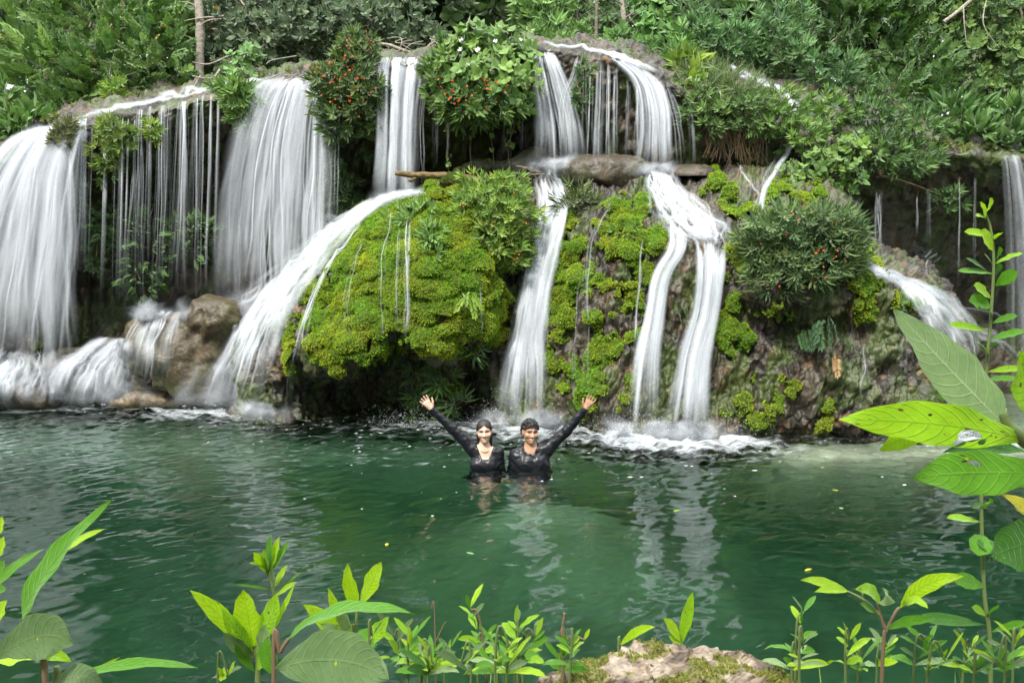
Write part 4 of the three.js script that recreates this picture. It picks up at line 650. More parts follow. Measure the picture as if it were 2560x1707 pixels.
tree('slender_tree', 'vine-wrapped tree with bright leaves above the last upper fall', { seed: 104, trunk: [[1600, 110, 14.8], [1592, 20, 15], [1590, -150, 15.2]], r: 0.09, n: 320, kind: 'heart', size: 0.3, colors: [[0.07, 0.19, 0.03], [0.15, 0.3, 0.05]], lumps: [[1640, 30, 14.5, 40, 60], [1620, 90, 14.4, 44, 40], [1660, 110, 14.3, 40, 40], [1650, -40, 14.8, 60, 50], [1540, 110, 14.6, 40, 24]] });
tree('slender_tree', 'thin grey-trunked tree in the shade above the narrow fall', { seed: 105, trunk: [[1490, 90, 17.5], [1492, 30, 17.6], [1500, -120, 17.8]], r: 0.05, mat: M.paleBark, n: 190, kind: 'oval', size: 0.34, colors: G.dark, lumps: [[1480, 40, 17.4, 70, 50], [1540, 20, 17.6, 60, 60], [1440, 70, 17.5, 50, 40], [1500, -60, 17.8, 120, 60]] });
tree('leaning_tree', 'tree with a mottled pale leaning trunk at the upper right', { seed: 106, trunk: [[2130, 130, 16], [2085, 20, 16.2], [2030, -90, 16.6]], r: 0.1, mat: M.paleBark, n: 520, kind: 'spray', size: 0.45, colors: G.mid, lumps: [[2000, -30, 16.5, 100, 60], [2120, 60, 16.2, 80, 60], [2200, 20, 16, 100, 60], [2060, 120, 16, 90, 50], [2180, 130, 15.8, 90, 50], [2260, 90, 15.9, 80, 50], [2150, -60, 16.5, 150, 60]] });
tree('leafy_tree', 'dense mid-green tree in the upper right corner', { seed: 107, trunk: [[2480, 160, 15.8], [2490, 40, 15.9], [2500, -150, 16]], r: 0.13, n: 1400, kind: 'oval', size: 0.25, colors: [[0.05, 0.13, 0.02], [0.17, 0.28, 0.05]], lumps: [[2400, 60, 15.5, 90, 60], [2500, 50, 15.3, 90, 70], [2350, 130, 15.4, 80, 50], [2450, 150, 15.2, 90, 60], [2540, 170, 15, 80, 60], [2380, 220, 15.2, 80, 46], [2480, 250, 15, 90, 50], [2560, 290, 14.8, 80, 50], [2300, 40, 15.9, 70, 60], [2480, -70, 15.8, 200, 80], [2640, 60, 15.4, 90, 110]] });
// dark trees deeper in the forest
[[-150, 22, 'behind the bright tree at the left edge'], [120, 24, 'second from the left behind the bright tree'], [330, 21, 'behind the right half of the bright tree'], [560, 23, 'behind the grey-green tree trunk'], [800, 21, 'behind the bare branches'], [1020, 22, 'behind the left of the hanging bush'], [1260, 19, 'right behind the top of the hanging bush'], [930, 19, 'behind the right of the grey-green tree'], [1180, 24, 'in the darkest gap behind the hanging bush'], [1330, 21, 'behind the slender sapling'], [1500, 24, 'behind the thin grey trunk'], [1680, 21, 'behind the vine-wrapped tree'], [1850, 23, 'behind the lance-leaved shrubs'], [2030, 21, 'behind the leaning trunk'], [2230, 24, 'right of the leaning trunk'], [2430, 22, 'behind the corner tree on the right'], [2700, 23, 'beyond the right edge'], [650, 31, 'far back left of the middle'], [1100, 33, 'far back in the middle'], [1650, 32, 'far back right of the middle'], [200, 32, 'far back on the left'], [2250, 32, 'far back on the right'], [-50, 30, 'farthest back at the left edge'], [430, 33, 'far back behind the grey-green trunk'], [880, 31, 'far back behind the bare branches'], [1330, 30, 'far back behind the hanging bush'], [1450, 34, 'far back behind the narrow fall'], [1950, 31, 'far back behind the lance-leaved shrubs'], [2520, 31, 'far back behind the corner tree'], [1820, 35, 'deepest back above the forked stream']].forEach(([px, D, where], i) => {
  const k = 22 / D, q = rng(300 + i), L = []; const top = -420 * k;
  for (let j = 0; j < 11; j++) L.push([px + (q() - 0.5) * 300 * k, mix(D > 28 ? 170 : 50, top, (j + 0.3) / 11) + (q() - 0.5) * 30, D + (q() - 0.5) * 2, (85 + 60 * q()) * k, (60 + 35 * q()) * k]);
  tree('forest_tree', `dark forest tree ${where}`, { seed: 130 + i, trunk: [[px, 100, D], [px + 12 * (q() - 0.5), -60, D], [px + 30 * (q() - 0.5), top, D]], r: 0.14 + 0.08 * q(), limbs: 5, n: 520, kind: ['oval', 'spray', 'heart'][i % 3], size: 0.6, colors: [[0.04, 0.1, 0.02], [0.09, 0.17, 0.035]], lumps: L, mat: i % 3 ? M.bark : M.paleBark });
});
// shrubs along the back of the terrace
[['broad_leaf_shrub', 'broad-leaved bright plants on the bank at the left edge', [[40, 320, 13.3, 50, 30], [0, 350, 13.2, 40, 34], [90, 300, 13.6, 24, 16], [10, 240, 13.8, 20, 30]], 90, 'broad', 0.42, [[0.08, 0.19, 0.03], [0.16, 0.3, 0.05]]],
 ['sapling', 'pale sapling standing alone on the left lip', [[280, 215, 13.8, 24, 14], [285, 235, 13.8, 26, 10], [278, 258, 13.8, 18, 8]], 26, 'lance', 0.26, G.lime],
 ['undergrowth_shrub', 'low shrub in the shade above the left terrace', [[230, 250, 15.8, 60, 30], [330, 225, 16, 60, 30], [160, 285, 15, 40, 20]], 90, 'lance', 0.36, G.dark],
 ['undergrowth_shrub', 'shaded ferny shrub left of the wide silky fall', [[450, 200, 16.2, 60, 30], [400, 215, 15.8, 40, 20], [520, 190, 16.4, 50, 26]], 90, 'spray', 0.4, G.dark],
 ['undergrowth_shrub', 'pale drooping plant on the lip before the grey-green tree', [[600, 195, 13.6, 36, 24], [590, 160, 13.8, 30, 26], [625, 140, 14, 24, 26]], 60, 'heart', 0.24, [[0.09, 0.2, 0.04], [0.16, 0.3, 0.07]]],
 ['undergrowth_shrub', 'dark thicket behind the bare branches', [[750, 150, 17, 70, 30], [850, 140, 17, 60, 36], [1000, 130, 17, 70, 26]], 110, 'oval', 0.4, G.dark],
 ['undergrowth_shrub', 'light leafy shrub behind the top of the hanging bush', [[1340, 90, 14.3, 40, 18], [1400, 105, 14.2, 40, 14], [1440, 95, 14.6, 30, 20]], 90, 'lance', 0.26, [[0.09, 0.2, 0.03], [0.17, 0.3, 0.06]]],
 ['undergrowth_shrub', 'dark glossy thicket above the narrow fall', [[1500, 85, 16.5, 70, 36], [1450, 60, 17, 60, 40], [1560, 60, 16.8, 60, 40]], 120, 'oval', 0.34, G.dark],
 ['undergrowth_shrub', 'fresh green shrub right of the last upper fall', [[1560, 105, 14, 40, 20], [1620, 130, 13.7, 46, 24], [1690, 150, 13.5, 46, 30], [1700, 110, 13.9, 50, 30]], 130, 'lance', 0.3, [[0.07, 0.18, 0.03], [0.15, 0.3, 0.05]]],
 ['lance_shrub', 'tall lance-leaved shrub on the upper right slope', [[1760, 100, 14, 50, 50], [1820, 120, 13.9, 50, 46], [1730, 60, 14.4, 40, 40], [1870, 90, 14.4, 60, 50]], 190, 'lance', 0.36, [[0.05, 0.14, 0.03], [0.12, 0.24, 0.06]]],
 ['lance_shrub', 'lance-leaved shrub further right on the upper slope', [[1940, 110, 14.4, 60, 50], [2010, 150, 14.2, 60, 46], [1960, 60, 14.8, 60, 40], [2090, 190, 14, 70, 50]], 190, 'lance', 0.36, [[0.05, 0.14, 0.03], [0.12, 0.23, 0.06]]],
 ['lime_plant', 'lime green rosette plant right of the last upper fall', [[1712, 165, 12.6, 24, 20], [1725, 210, 12.3, 20, 30]], 22, 'broad', 0.4, G.lime],
 ['grassy_tuft', 'pale grassy growth over the upper right slope', [[1790, 240, 12.1, 60, 24], [1850, 260, 12, 50, 30], [1760, 200, 12.6, 50, 20]], 110, 'grass', 0.5, [[0.1, 0.17, 0.04], [0.19, 0.25, 0.08]]],
 ['slope_shrub', 'yellow-green shrub above the bare brown bank', [[1740, 270, 11.8, 40, 40], [1800, 290, 11.7, 50, 30], [1880, 280, 11.7, 50, 36], [1770, 320, 11.7, 30, 24]], 170, 'lance', 0.24, [[0.07, 0.16, 0.03], [0.16, 0.27, 0.05]]],
 ['slope_shrub', 'leafy growth above the small forked stream', [[1940, 310, 11.8, 50, 36], [2010, 340, 11.7, 60, 40], [1960, 260, 12.1, 60, 40], [2070, 280, 12.3, 60, 46]], 190, 'lance', 0.26, G.bright],
 ['slope_shrub', 'green shrub on the slope right of the small forked stream', [[2040, 420, 11.5, 50, 40], [2100, 440, 11.4, 50, 40], [1990, 450, 11.3, 30, 30], [2120, 380, 11.8, 60, 40]], 190, 'heart', 0.24, G.bright],
 ['slope_shrub', 'dark leafy shrub hanging over the right wall', [[2200, 380, 12.2, 60, 46], [2280, 400, 12.3, 60, 40], [2180, 300, 12.6, 70, 50], [2300, 320, 12.8, 60, 40], [2380, 500, 12.6, 36, 20]], 240, 'lance', 0.28, G.mid],
 ['broad_leaf_shrub', 'broad-leaved plants above the fall at the right edge', [[2520, 350, 13, 50, 30], [2450, 340, 13.2, 50, 30], [2400, 290, 13.6, 50, 40], [2540, 290, 13.6, 50, 30]], 130, 'broad', 0.4, [[0.06, 0.16, 0.03], [0.14, 0.26, 0.05]]],
 ['undergrowth_shrub', 'ferny shade plants in the upper right forest', [[2300, 180, 15, 70, 50], [2250, 240, 14.6, 70, 40], [2350, 250, 14.6, 60, 40]], 150, 'spray', 0.42, G.mid],
].forEach(([n, l, L, c, k, s, col], i) => bush(n, l, L, Math.round(c * 1.15), k, s * 0.8, col, { seed: 200 + i, category: n === 'sapling' ? 'sapling' : 'shrub', root: [L[0][0], L[0][1] + L[0][4] + 12, L[0][2] + 0.2] }));
// bare branches and twigs
function branch(name, label, list, mat = M.paleBark) {
  const t = thing(name, label, 'branch');
  list.forEach(([pts, r0, r1], i) => mesh(i ? 'twig' : 'branch', tubeGeo(pts.map((p) => at(...p)), r0, r1, 6, 14, 0.25, i + pts[0][0]), mat, t));
}
branch('bare_branch', 'tangled bare grey branches below the grey-green tree', (() => { const r = rng(44), a = [[[[1110, 160, 15], [1020, 130, 14.8], [960, 110, 14.8], [920, 120, 14.8]], 0.045, 0.015]]; for (let i = 0; i < 34; i++) { const x = 900 + r() * 220, y = 90 + r() * 60; a.push([[[x, y, 14.9 + r() * 0.6], [x + (r() - 0.5) * 80, y + 20 * r(), 14.8], [x + (r() - 0.5) * 160, y + 10 + 45 * r(), 14.7]], 0.012, 0.004]); } return a; })());
branch('bare_branch', 'crooked pale branches reaching over the left terrace', [[[[640, 130, 14.6], [560, 165, 14.3], [530, 195, 14], [480, 190, 13.9]], 0.03, 0.01], [[[570, 140, 14.6], [520, 160, 14.3], [480, 155, 14.2]], 0.02, 0.006], [[[500, 190, 14], [480, 220, 13.8], [485, 200, 13.8]], 0.014, 0.005], [[[560, 40, 15], [500, 45, 15], [460, 52, 15]], 0.025, 0.008], [[[740, 140, 14.8], [680, 150, 14.4], [665, 160, 14.2]], 0.015, 0.005], [[[280, 60, 14.8], [240, 110, 14.6], [200, 108, 14.5]], 0.02, 0.006], [[[340, 180, 14.8], [275, 195, 14.4], [285, 130, 14.4]], 0.014, 0.005]]);
branch('bare_branch', 'long pale bough crossing the upper right corner', [[[[2360, 55, 14.9], [2400, 25, 14.9], [2450, -20, 15]], 0.035, 0.03], [[[2410, 15, 14.8], [2412, 60, 14.7], [2418, 110, 14.7]], 0.012, 0.006], [[[2470, -10, 14.6], [2460, 60, 14.5], [2500, 120, 14.5]], 0.014, 0.006]]);
branch('fallen_branch', 'mossy fallen branch jutting left from the stump on the mound', [[[[1190, 447, 11.6], [1120, 440, 11.5], [1060, 438, 11.4], [1020, 436, 11.35], [988, 432, 11.3]], 0.05, 0.035], [[[1045, 438, 11.4], [1030, 450, 11.35], [1022, 452, 11.3]], 0.03, 0.02]], new THREE.MeshStandardMaterial({ color: lin(0.2, 0.14, 0.06), map: rockTone, bumpMap: rockBump, bumpScale: 0.015, roughness: 0.95 }));
branch('driftwood', 'dark driftwood snags caught at the head of the middle chute', (() => { const r = rng(9), a = []; for (let i = 0; i < 9; i++) { const x = 1290 + r() * 60, y = 425 + r() * 30; a.push([[[x, y, 11.9], [x + 20 * (r() - 0.5), y - 6, 11.8], [x + 70 * (r() - 0.5), y - 22 * r(), 11.75]], 0.03, 0.008]); } return a; })(), M.bark);
branch('dry_twigs', 'dry twigs lying on the terrace beside the wide silky fall', (() => { const r = rng(10), a = []; for (let i = 0; i < 14; i++) { const x = 660 + r() * 110, y = 182 + r() * 18; a.push([[[x, y + 6, 13.2], [x + 18, y, 13.1], [x + 30 + 20 * r(), y - 8 + 12 * r(), 13.1]], 0.012, 0.004]); } return a; })());
{
  const t = thing('mossy_stump', 'rounded mossy stump at the root of the fallen branch', 'stump'); const c = at(1138, 462, 11.55);
  const sd = (x, y, z) => Math.max(ellipsoid({ x, y, z }, c, 0.2, 0.17, 0.2), -9) - 0.06 * fbm(x * 6, y * 6, z * 6, 3);
  const g = nets(sd, V(c.x - 0.4, c.y - 0.4, c.z - 0.4), V(c.x + 0.4, c.y + 0.4, c.z + 0.4), 0.02, (p) => { const k = 0.8 + 0.6 * fbm(p.x * 8, p.y * 8, p.z * 8, 3); return lin(0.11 * k, 0.1 * k, 0.02 * k); });
  mesh('stump', g, M.mossBed, t);
  const r = rng(6), L = [], C = [], P = g.attributes.position, N = g.attributes.normal; for (let i = 0; i < P.count; i += 1) { if (N.getY(i) < -0.1) continue; L.push(place(V().fromBufferAttribute(P, i), V().fromBufferAttribute(N, i).add(V(0, 0.4, 0)), r() * 6, 0.025)); C.push(lin(0.13, 0.16 + 0.06 * r(), 0.015)); }
  copies('moss_tufts', sprigs.tuft, M.moss, L, t, C);
}
// roots and vines hanging in the dark hollow
[[1182, 250, 1180, 420], [1215, 250, 1235, 410], [1288, 230, 1276, 425], [1270, 300, 1268, 380], [1252, 235, 1255, 285], [1120, 280, 1122, 430], [1305, 240, 1300, 330]].forEach(([x0, y0, x1, y1], i) => {
  const w = ['left', 'slanting', 'long right', 'looped', 'curled short', 'far left', 'far right'][i], t = thing('hanging_vine', `${w} thin vine dangling below the hanging bush`, 'vine', 'vines below the hanging bush');
  mesh('vine', tubeGeo([at(x0, y0, 12.1), at(x0 + 4, mix(y0, y1, 0.3), 12), at(x1 - 5, mix(y0, y1, 0.7), 12), at(x1, y1, 12)], 0.008, 0.005, 5, 14, 0.2, i), M.brownStem, t);
  crown('leaves', t, [[mix(x0, x1, 0.5), mix(y0, y1, 0.5), 12, 5, Math.abs(y1 - y0) / 2.4, 0.05]], 7, 'heart', 0.09, G.bright, { seed: 400 + i });
});
// dry roots on the bare bank of the upper right
{ const t = thing('hanging_roots', 'curtain of dry brown roots on the bare bank of the upper right', 'roots'), r = rng(71), a = [];
  for (let i = 0; i < 90; i++) { const x = 1770 + r() * 140, y = 290 + r() * 50, h = onRock(x, y); if (!h) continue; const s = h.p.add(V(0, 0, 0.06)); a.push(tubeGeo([s, s.clone().add(V((r() - 0.5) * 0.15, -0.2, 0.05)), s.clone().add(V((r() - 0.5) * 0.25, -0.35 - 0.2 * r(), 0.02))], 0.007, 0.003, 4, 6, 0, i)); }
  mesh('roots', mergeGeometries(a), M.brownStem, t).userData.kind = 'stuff'; }

// the forest round the near bank, which hems in the pool and shades it from the side
[[-13, 3, 'left of the viewer'], [-8, 8, 'behind the viewer to the left'], [-2.5, 9.5, 'right behind the viewer'], [3.5, 9, 'behind the viewer slightly to the right'], [9, 7, 'behind the viewer to the right'], [13.5, 2, 'right of the viewer'], [-15, -6, 'on the left bank of the pool'], [15, -5, 'on the right bank of the pool']].forEach(([x, z, where], i) => {
  const t = thing('bank_tree', `tall leafy tree standing ${where}`, 'tree', 'trees round the near bank'), r = rng(700 + i), L = [], C = [];
  mesh('trunk', tubeGeo([V(x, -0.5, z), V(x + 0.3, 4, z), V(x - 0.2, 10, z + 0.3)], 0.22, 0.08, 9, 18, 0.15, i), M.bark, t);
  for (let k = 0; k < 420; k++) { const a = r() * 6.283, e = r() ** 0.6, y = 1.2 + r() * 10.5, w = 3.4 * Math.sin(Math.PI * clamp(0.12 + 0.8 * (y - 1) / 11.5)) + 0.4; L.push(place(V(x + Math.cos(a) * w * e, y, z + Math.sin(a) * w * e), V(Math.cos(a), 0.3, Math.sin(a)), r() * 6.28, 1.0 + 0.5 * r())); C.push(tintOf(r, ...G.mid)); }
  copies('crown', sprigs.oval, M.leaf, L, t, C);
});

{ // the wood far behind, which closes the view between the trunks
  const r = rng(808), L = [], C = [];
  for (let i = 0; i < 5200; i++) { const x = (r() * 2 - 1) * 46, z = -36 - r() * 16, y = groundY(x, z) + r() * 17; L.push(place(V(x, y, z), V(r() - 0.5, 0.4, 0.8), r() * 6.28, 1.1 + 0.9 * r())); C.push(tintOf(r, ...G.mid)); }
  tag(copies('distant_forest', sprigs.oval, M.leaf, L, null, C), 'dense far-off wood closing the view between the trunks', 'forest');
}

[[497, 175, -40, 15.1, 0.09, 'stout pale tree trunk behind the crooked branches at the left'], [1490, 118, -20, 14.7, 0.035, 'thin pale tree above the narrow fall'], [1562, 122, -30, 14.6, 0.05, 'grey bare tree left of the vine-wrapped tree'], [1440, 112, -10, 15.2, 0.03, 'slim dark bare tree behind the sapling']].forEach(([px, y0, y1, D, r0, label], i) => {
  const t = thing('bare_tree', label, 'tree', 'bare trees above the falls'), b = at(px, y0 + 20, D), q = rng(950 + i);
  mesh('trunk', tubeGeo([b, at(px + 8 * (q() - 0.5), mix(y0, y1, 0.5), D), at(px + 24 * (q() - 0.5), y1, D)], r0, r0 * 0.75, 9, 16, 0.2, i), i % 2 ? M.bark : M.paleBark, t);
  for (let k = 0; k < 3; k++) { const y = mix(y0, y1, 0.3 + 0.2 * k), s = k % 2 ? 1 : -1; mesh('limb', tubeGeo([at(px, y, D), at(px + s * 22, y - 16, D - 0.1), at(px + s * (40 + 20 * q()), y - 20 - 20 * q(), D - 0.2)], r0 * 0.3, 0.005, 5, 8, 0.2, k), i % 2 ? M.bark : M.paleBark, t); }
});
// ---------------------------------------------------------------- the two swimmers
M.skin = new THREE.MeshPhysicalMaterial({ vertexColors: true, roughness: 0.5, clearcoat: 0.25, clearcoatRoughness: 0.35 });
M.suit = new THREE.MeshPhysicalMaterial({ color: lin(0.006, 0.007, 0.011), roughness: 0.5, specularIntensity: 0.6, clearcoat: 0.3, clearcoatRoughness: 0.25 });
M.hair = new THREE.MeshPhysicalMaterial({ vertexColors: true, roughness: 0.5 });
function person(label, origin, o) {
  const t = thing('person', label, 'person', null, origin), v = (a) => V(a[0], a[1], a[2] || 0);
  const sk = o.skin, J = {}; for (const k in o.joints) J[k] = v(o.joints[k]);
  // head frame
  const hc = J.head, hq = new THREE.Quaternion().setFromEuler(new THREE.Euler(o.look[0], o.look[1], o.look[2], 'YXZ')), hi = hq.clone().invert();
  const toHead = (p) => V(p.x - hc.x, p.y - hc.y, p.z - hc.z).applyQuaternion(hi);
  const S = o.headScale || 1;
  const head = (p0) => {
    const p = toHead(p0).divideScalar(S); let d = ellipsoid(p, V(0, 0.028, -0.012), 0.073, 0.088, 0.09);
    d = smin(d, ellipsoid(p, V(0, -0.035, 0.014), 0.056, 0.07, 0.062), 0.035);
    d = smin(d, cone(p, V(0, -0.083, 0.05), V(0, -0.088, 0.056), 0.024, 0.02), 0.035);
    d = smin(d, cone(p, V(0, 0.008, 0.076), V(0, -0.026, 0.096), 0.008, 0.0125), 0.014);                     // nose
    d = smin(d, cone(p, V(-0.013, -0.03, 0.085), V(0.013, -0.03, 0.085), 0.008, 0.008), 0.01);
    for (const s of [-1, 1]) { d = smin(d, cone(p, V(s * 0.012, 0.028, 0.074), V(s * 0.046, 0.026, 0.062), 0.009, 0.009), 0.016); d = smin(d, ellipsoid(p, V(s * 0.043, -0.022, 0.055), 0.022, 0.02, 0.02), 0.025); d = smin(d, ellipsoid(p, V(s * 0.073, 0.0, -0.012), 0.009, 0.03, 0.018), 0.008); d = -smin(-d, ellipsoid(p, V(s * 0.032, 0.007, 0.09), 0.017, 0.009, 0.016), 0.012); }
    d = -smin(-d, ellipsoid(p, V(0, -0.056, 0.092), 0.024, 0.005, 0.012), 0.006);                              // smile
    d = smin(d, cone(p, V(-0.02, -0.065, 0.066), V(0.02, -0.065, 0.066), 0.008, 0.008), 0.01);
    return d * S;
  };
  // hands
  const hand = (h) => {
    const w = v(h.wrist), dir = v(h.dir).normalize(), n = v(h.palm).normalize(), s = V().crossVectors(dir, n).normalize().multiplyScalar(h.thumb), P = (a, b, c) => w.clone().addScaledVector(dir, a).addScaledVector(s, b).addScaledVector(n, c), parts = [];
    const palm = [[P(0, 0, 0), P(0.085, -0.024, 0), 0.024, 0.017], [P(0, 0, 0), P(0.088, 0.0, 0), 0.024, 0.017], [P(0, 0, 0), P(0.085, 0.024, 0), 0.024, 0.017]];
    [[-0.031, 0.05, -0.24], [-0.011, 0.066, -0.07], [0.011, 0.072, 0.06], [0.031, 0.064, 0.2]].forEach(([b, l, a]) => { const k1 = P(0.08, b, 0), k2 = P(0.08 + l * 0.5, b + a * l * 0.55, 0.003), k3 = P(0.08 + l * 0.98, b + a * l, 0.012); parts.push([k1, k2, 0.0095, 0.009], [k2, k3, 0.009, 0.0075]); });
    parts.push([P(0.018, 0.024, 0.006), P(0.05, 0.055, 0.012), 0.014, 0.011], [P(0.05, 0.055, 0.012), P(0.085, 0.072, 0.016), 0.011, 0.0085]);
    return { f: (p) => { let d = 9; for (const q of palm) d = smin(d, cone(p, ...q), 0.014); for (const q of parts) d = smin(d, cone(p, ...q), 0.006); return d; }, w, dir, mid: P(0.08, 0, 0) };
  };
  const hands = o.hands.map(hand);
  const B = o.build, trunk = (p) => {
    let d = ellipsoid(p, J.chest, B.chest[0], B.chest[1], B.chest[2]);
    d = smin(d, ellipsoid(p, J.belly, B.belly[0], B.belly[1], B.belly[2]), 0.1); d = smin(d, ellipsoid(p, J.hips, B.hips[0], B.hips[1], B.hips[2]), 0.1);
    d = smin(d, cone(p, J.shoulderA, J.shoulderB, B.sh, B.sh), 0.07); d = smin(d, cone(p, J.neck, J.neckTop, B.neck * 1.1, B.neck), 0.05);
    for (const c of o.bust) d = smin(d, ellipsoid(p, v(c), c[3], c[3] * 0.9, c[3] * 0.8), 0.05);
    for (const [a, b, c] of [['shoulderA', 'elbowA', 'wristA'], ['shoulderB', 'elbowB', 'wristB']]) { d = smin(d, cone(p, J[a], J[b], B.arm * 1.12, B.arm * 0.82), 0.045); d = smin(d, cone(p, J[b], J[c], B.arm * 0.86, B.arm * 0.58), 0.02); }
    for (const s of [-1, 1]) { const hip = V(J.hips.x + s * 0.085, J.hips.y - 0.05, J.hips.z), kn = V(J.hips.x + s * 0.1, J.hips.y - 0.45, J.hips.z + 0.03), an = V(J.hips.x + s * 0.11, o.foot + 0.08, J.hips.z - 0.02), toe = V(an.x + s * 0.02, o.foot + 0.03, an.z + 0.15); d = smin(d, cone(p, hip, kn, 0.085, 0.055), 0.05); d = smin(d, cone(p, kn, an, 0.055, 0.036), 0.02); d = smin(d, cone(p, an, toe, 0.036, 0.025), 0.02); }
    return d;
  };
  const skinAt = (p0) => {
    const p = toHead(p0).divideScalar(S); let c = [...sk]; const g = 1 + 0.06 * noise(p0.x * 60, p0.y * 60, p0.z * 60); c = c.map((q) => q * g);
    if (p.length() < 0.16 && p.z > 0.03) {
      const mixIn = (k, q) => { c = mixC(c, q, clamp(k)); }, ax = Math.abs(p.x);
      mixIn(smooth(0.012, 0.004, Math.abs(p.y - 0.031 + ax * 0.08)) * smooth(0.008, 0.014, ax) * smooth(0.056, 0.046, ax) * 0.85, o.brow);
      mixIn(smooth(1.15, 0.8, Math.hypot((ax - 0.032) / 0.017, (p.y - 0.008) / 0.0075)) * 0.9, [0.035, 0.022, 0.016]);
      mixIn(smooth(1.1, 0.9, Math.hypot(p.x / 0.03, (p.y + 0.0575 - p.x * p.x * 5) / 0.0135)) * 0.8, o.lip);
      mixIn(smooth(1.1, 0.85, Math.hypot(p.x / 0.023, (p.y + 0.055 - p.x * p.x * 5) / 0.0062)), [0.72, 0.68, 0.62]);
      mixIn(smooth(0.03, 0.01, Math.hypot(ax - 0.043, p.y + 0.025)) * 0.3, [sk[0] * 1.1, sk[1] * 0.75, sk[2] * 0.7]);
    }
    return lin(...c);
  };
  const bodyGeo = mergeGeometries([
    nets((x, y, z) => trunk({ x, y, z }) + 0.012 * smooth(0.04, -0.04, y) * smooth(0.2, 0.17, Math.abs(x)), V(-0.64, -0.5, -0.2), V(0.64, 0.68, 0.24), 0.0135, skinAt),
    nets((x, y, z) => Math.max(trunk({ x, y, z }), y + 0.47), V(-0.3, o.foot - 0.02, -0.2), V(0.3, -0.44, 0.28), 0.022, skinAt),
    nets((x, y, z) => Math.max(smin(head({ x, y, z }), cone({ x, y, z }, J.neck, J.neckTop, B.neck * 1.1, B.neck), 0.02), (J.neck.y - 0.03) - y), V(hc.x - 0.15, hc.y - 0.24, hc.z - 0.16), V(hc.x + 0.15, hc.y + 0.17, hc.z + 0.17), 0.0036, skinAt),
    ...hands.map((h) => nets((x, y, z) => h.f({ x, y, z }), h.mid.clone().addScalar(-0.15), h.mid.clone().addScalar(0.15), 0.0032, skinAt)),
  ]);
  const body = mesh('body', bodyGeo, M.skin, t);
  // shirt: a skin-tight layer that ends at neck and wrists
  const wrinkle = (p) => 0.005 * noise(p.x * 9 + p.y * 16, p.y * 9 - p.x * 12, p.z * 9) + 0.0015 * noise(p.x * 26 + p.y * 14, p.y * 30, p.z * 22);
  const shirt = (x, y, z) => { const p = { x, y, z }; let d = trunk(p) - 0.01 - wrinkle(p); d = Math.max(d, o.open(p), J.hips.y - 0.12 - y); for (const h of hands) if (Math.hypot(x - h.w.x, y - h.w.y, z - h.w.z) < (h.w.y < 0 ? 0.06 : 0.16)) d = Math.max(d, (x - h.w.x) * h.dir.x + (y - h.w.y) * h.dir.y + (z - h.w.z) * h.dir.z - (h.cuff || 0.012)); return d; };
  mesh('rash_guard', nets(shirt, V(-0.66, J.hips.y - 0.14, -0.2), V(0.66, 0.68, 0.24), 0.0115), M.suit, t).userData.label = o.shirtLabel;
  if (o.inner) mesh('swim_top', nets((x, y, z) => { const p = { x, y, z }; return Math.max(trunk(p) - 0.004, y - o.inner, -0.3 - y, -z); }, V(-0.25, -0.3, -0.05), V(0.25, 0.2, 0.25), 0.01), M.suit, t);
  // hair
  const hair = (x, y, z) => {
    const p = toHead({ x, y, z }).divideScalar(S); let d = ellipsoid(p, V(0, 0.032, -0.016), 0.076, 0.09, 0.093) - o.hair.thick - o.hair.curl * (0.9 * noise(x * 42, y * 42, z * 42) + 0.5 * noise(x * 95, y * 95, z * 95));
    const line = Math.max(-(p.y - o.hair.line - 0.35 * Math.max(0, -p.z) * -1 - 0.0), p.z - 0.2);
    const rag = o.hair.curl * 1.6 * noise(x * 48, y * 20, z * 48), keep = Math.min(-(p.y + rag - (o.hair.line - Math.abs(p.x) * o.hair.side)), Math.max(p.z + 0.012, -(p.y + o.hair.low)));
    d = Math.max(d, keep);
    let e = d * S; for (const [a, b, r0, r1] of o.hair.tails) e = smin(e, cone({ x: x - hc.x, y: y - hc.y, z: z - hc.z }, v(a), v(b), r0, r1) - 0.002 * noise(x * 200, y * 20, z * 200), 0.015);
    return e;
  };
  mesh('hair', nets(hair, V(hc.x - 0.15, hc.y - 0.26, hc.z - 0.17), V(hc.x + 0.15, hc.y + 0.17, hc.z + 0.15), 0.0045, (p) => { const k = 0.7 + 0.6 * Math.abs(noise(p.x * 160, p.y * 40, p.z * 160)); return lin(o.hair.color[0] * k, o.hair.color[1] * k, o.hair.color[2] * k); }), M.hair, t);
  if (o.necklace) { const pts = []; for (let i = 0; i <= 12; i++) { const a = (i / 12 - 0.5) * 2.6; pts.push(V(J.neck.x + Math.sin(a) * 0.06, J.neck.y + 0.03 - 0.045 * Math.cos(a), J.neck.z + 0.012 + 0.07 * Math.cos(a))); } mesh('necklace', tubeGeo(pts, 0.003, 0.003, 6, 30, 0), new THREE.MeshStandardMaterial({ color: lin(0.12, 0.06, 0.03), roughness: 0.6 }), t); }
  return t;
}
const spot = (px) => { const p = at(px, 1169, 8.156); p.y = 0; return p; };
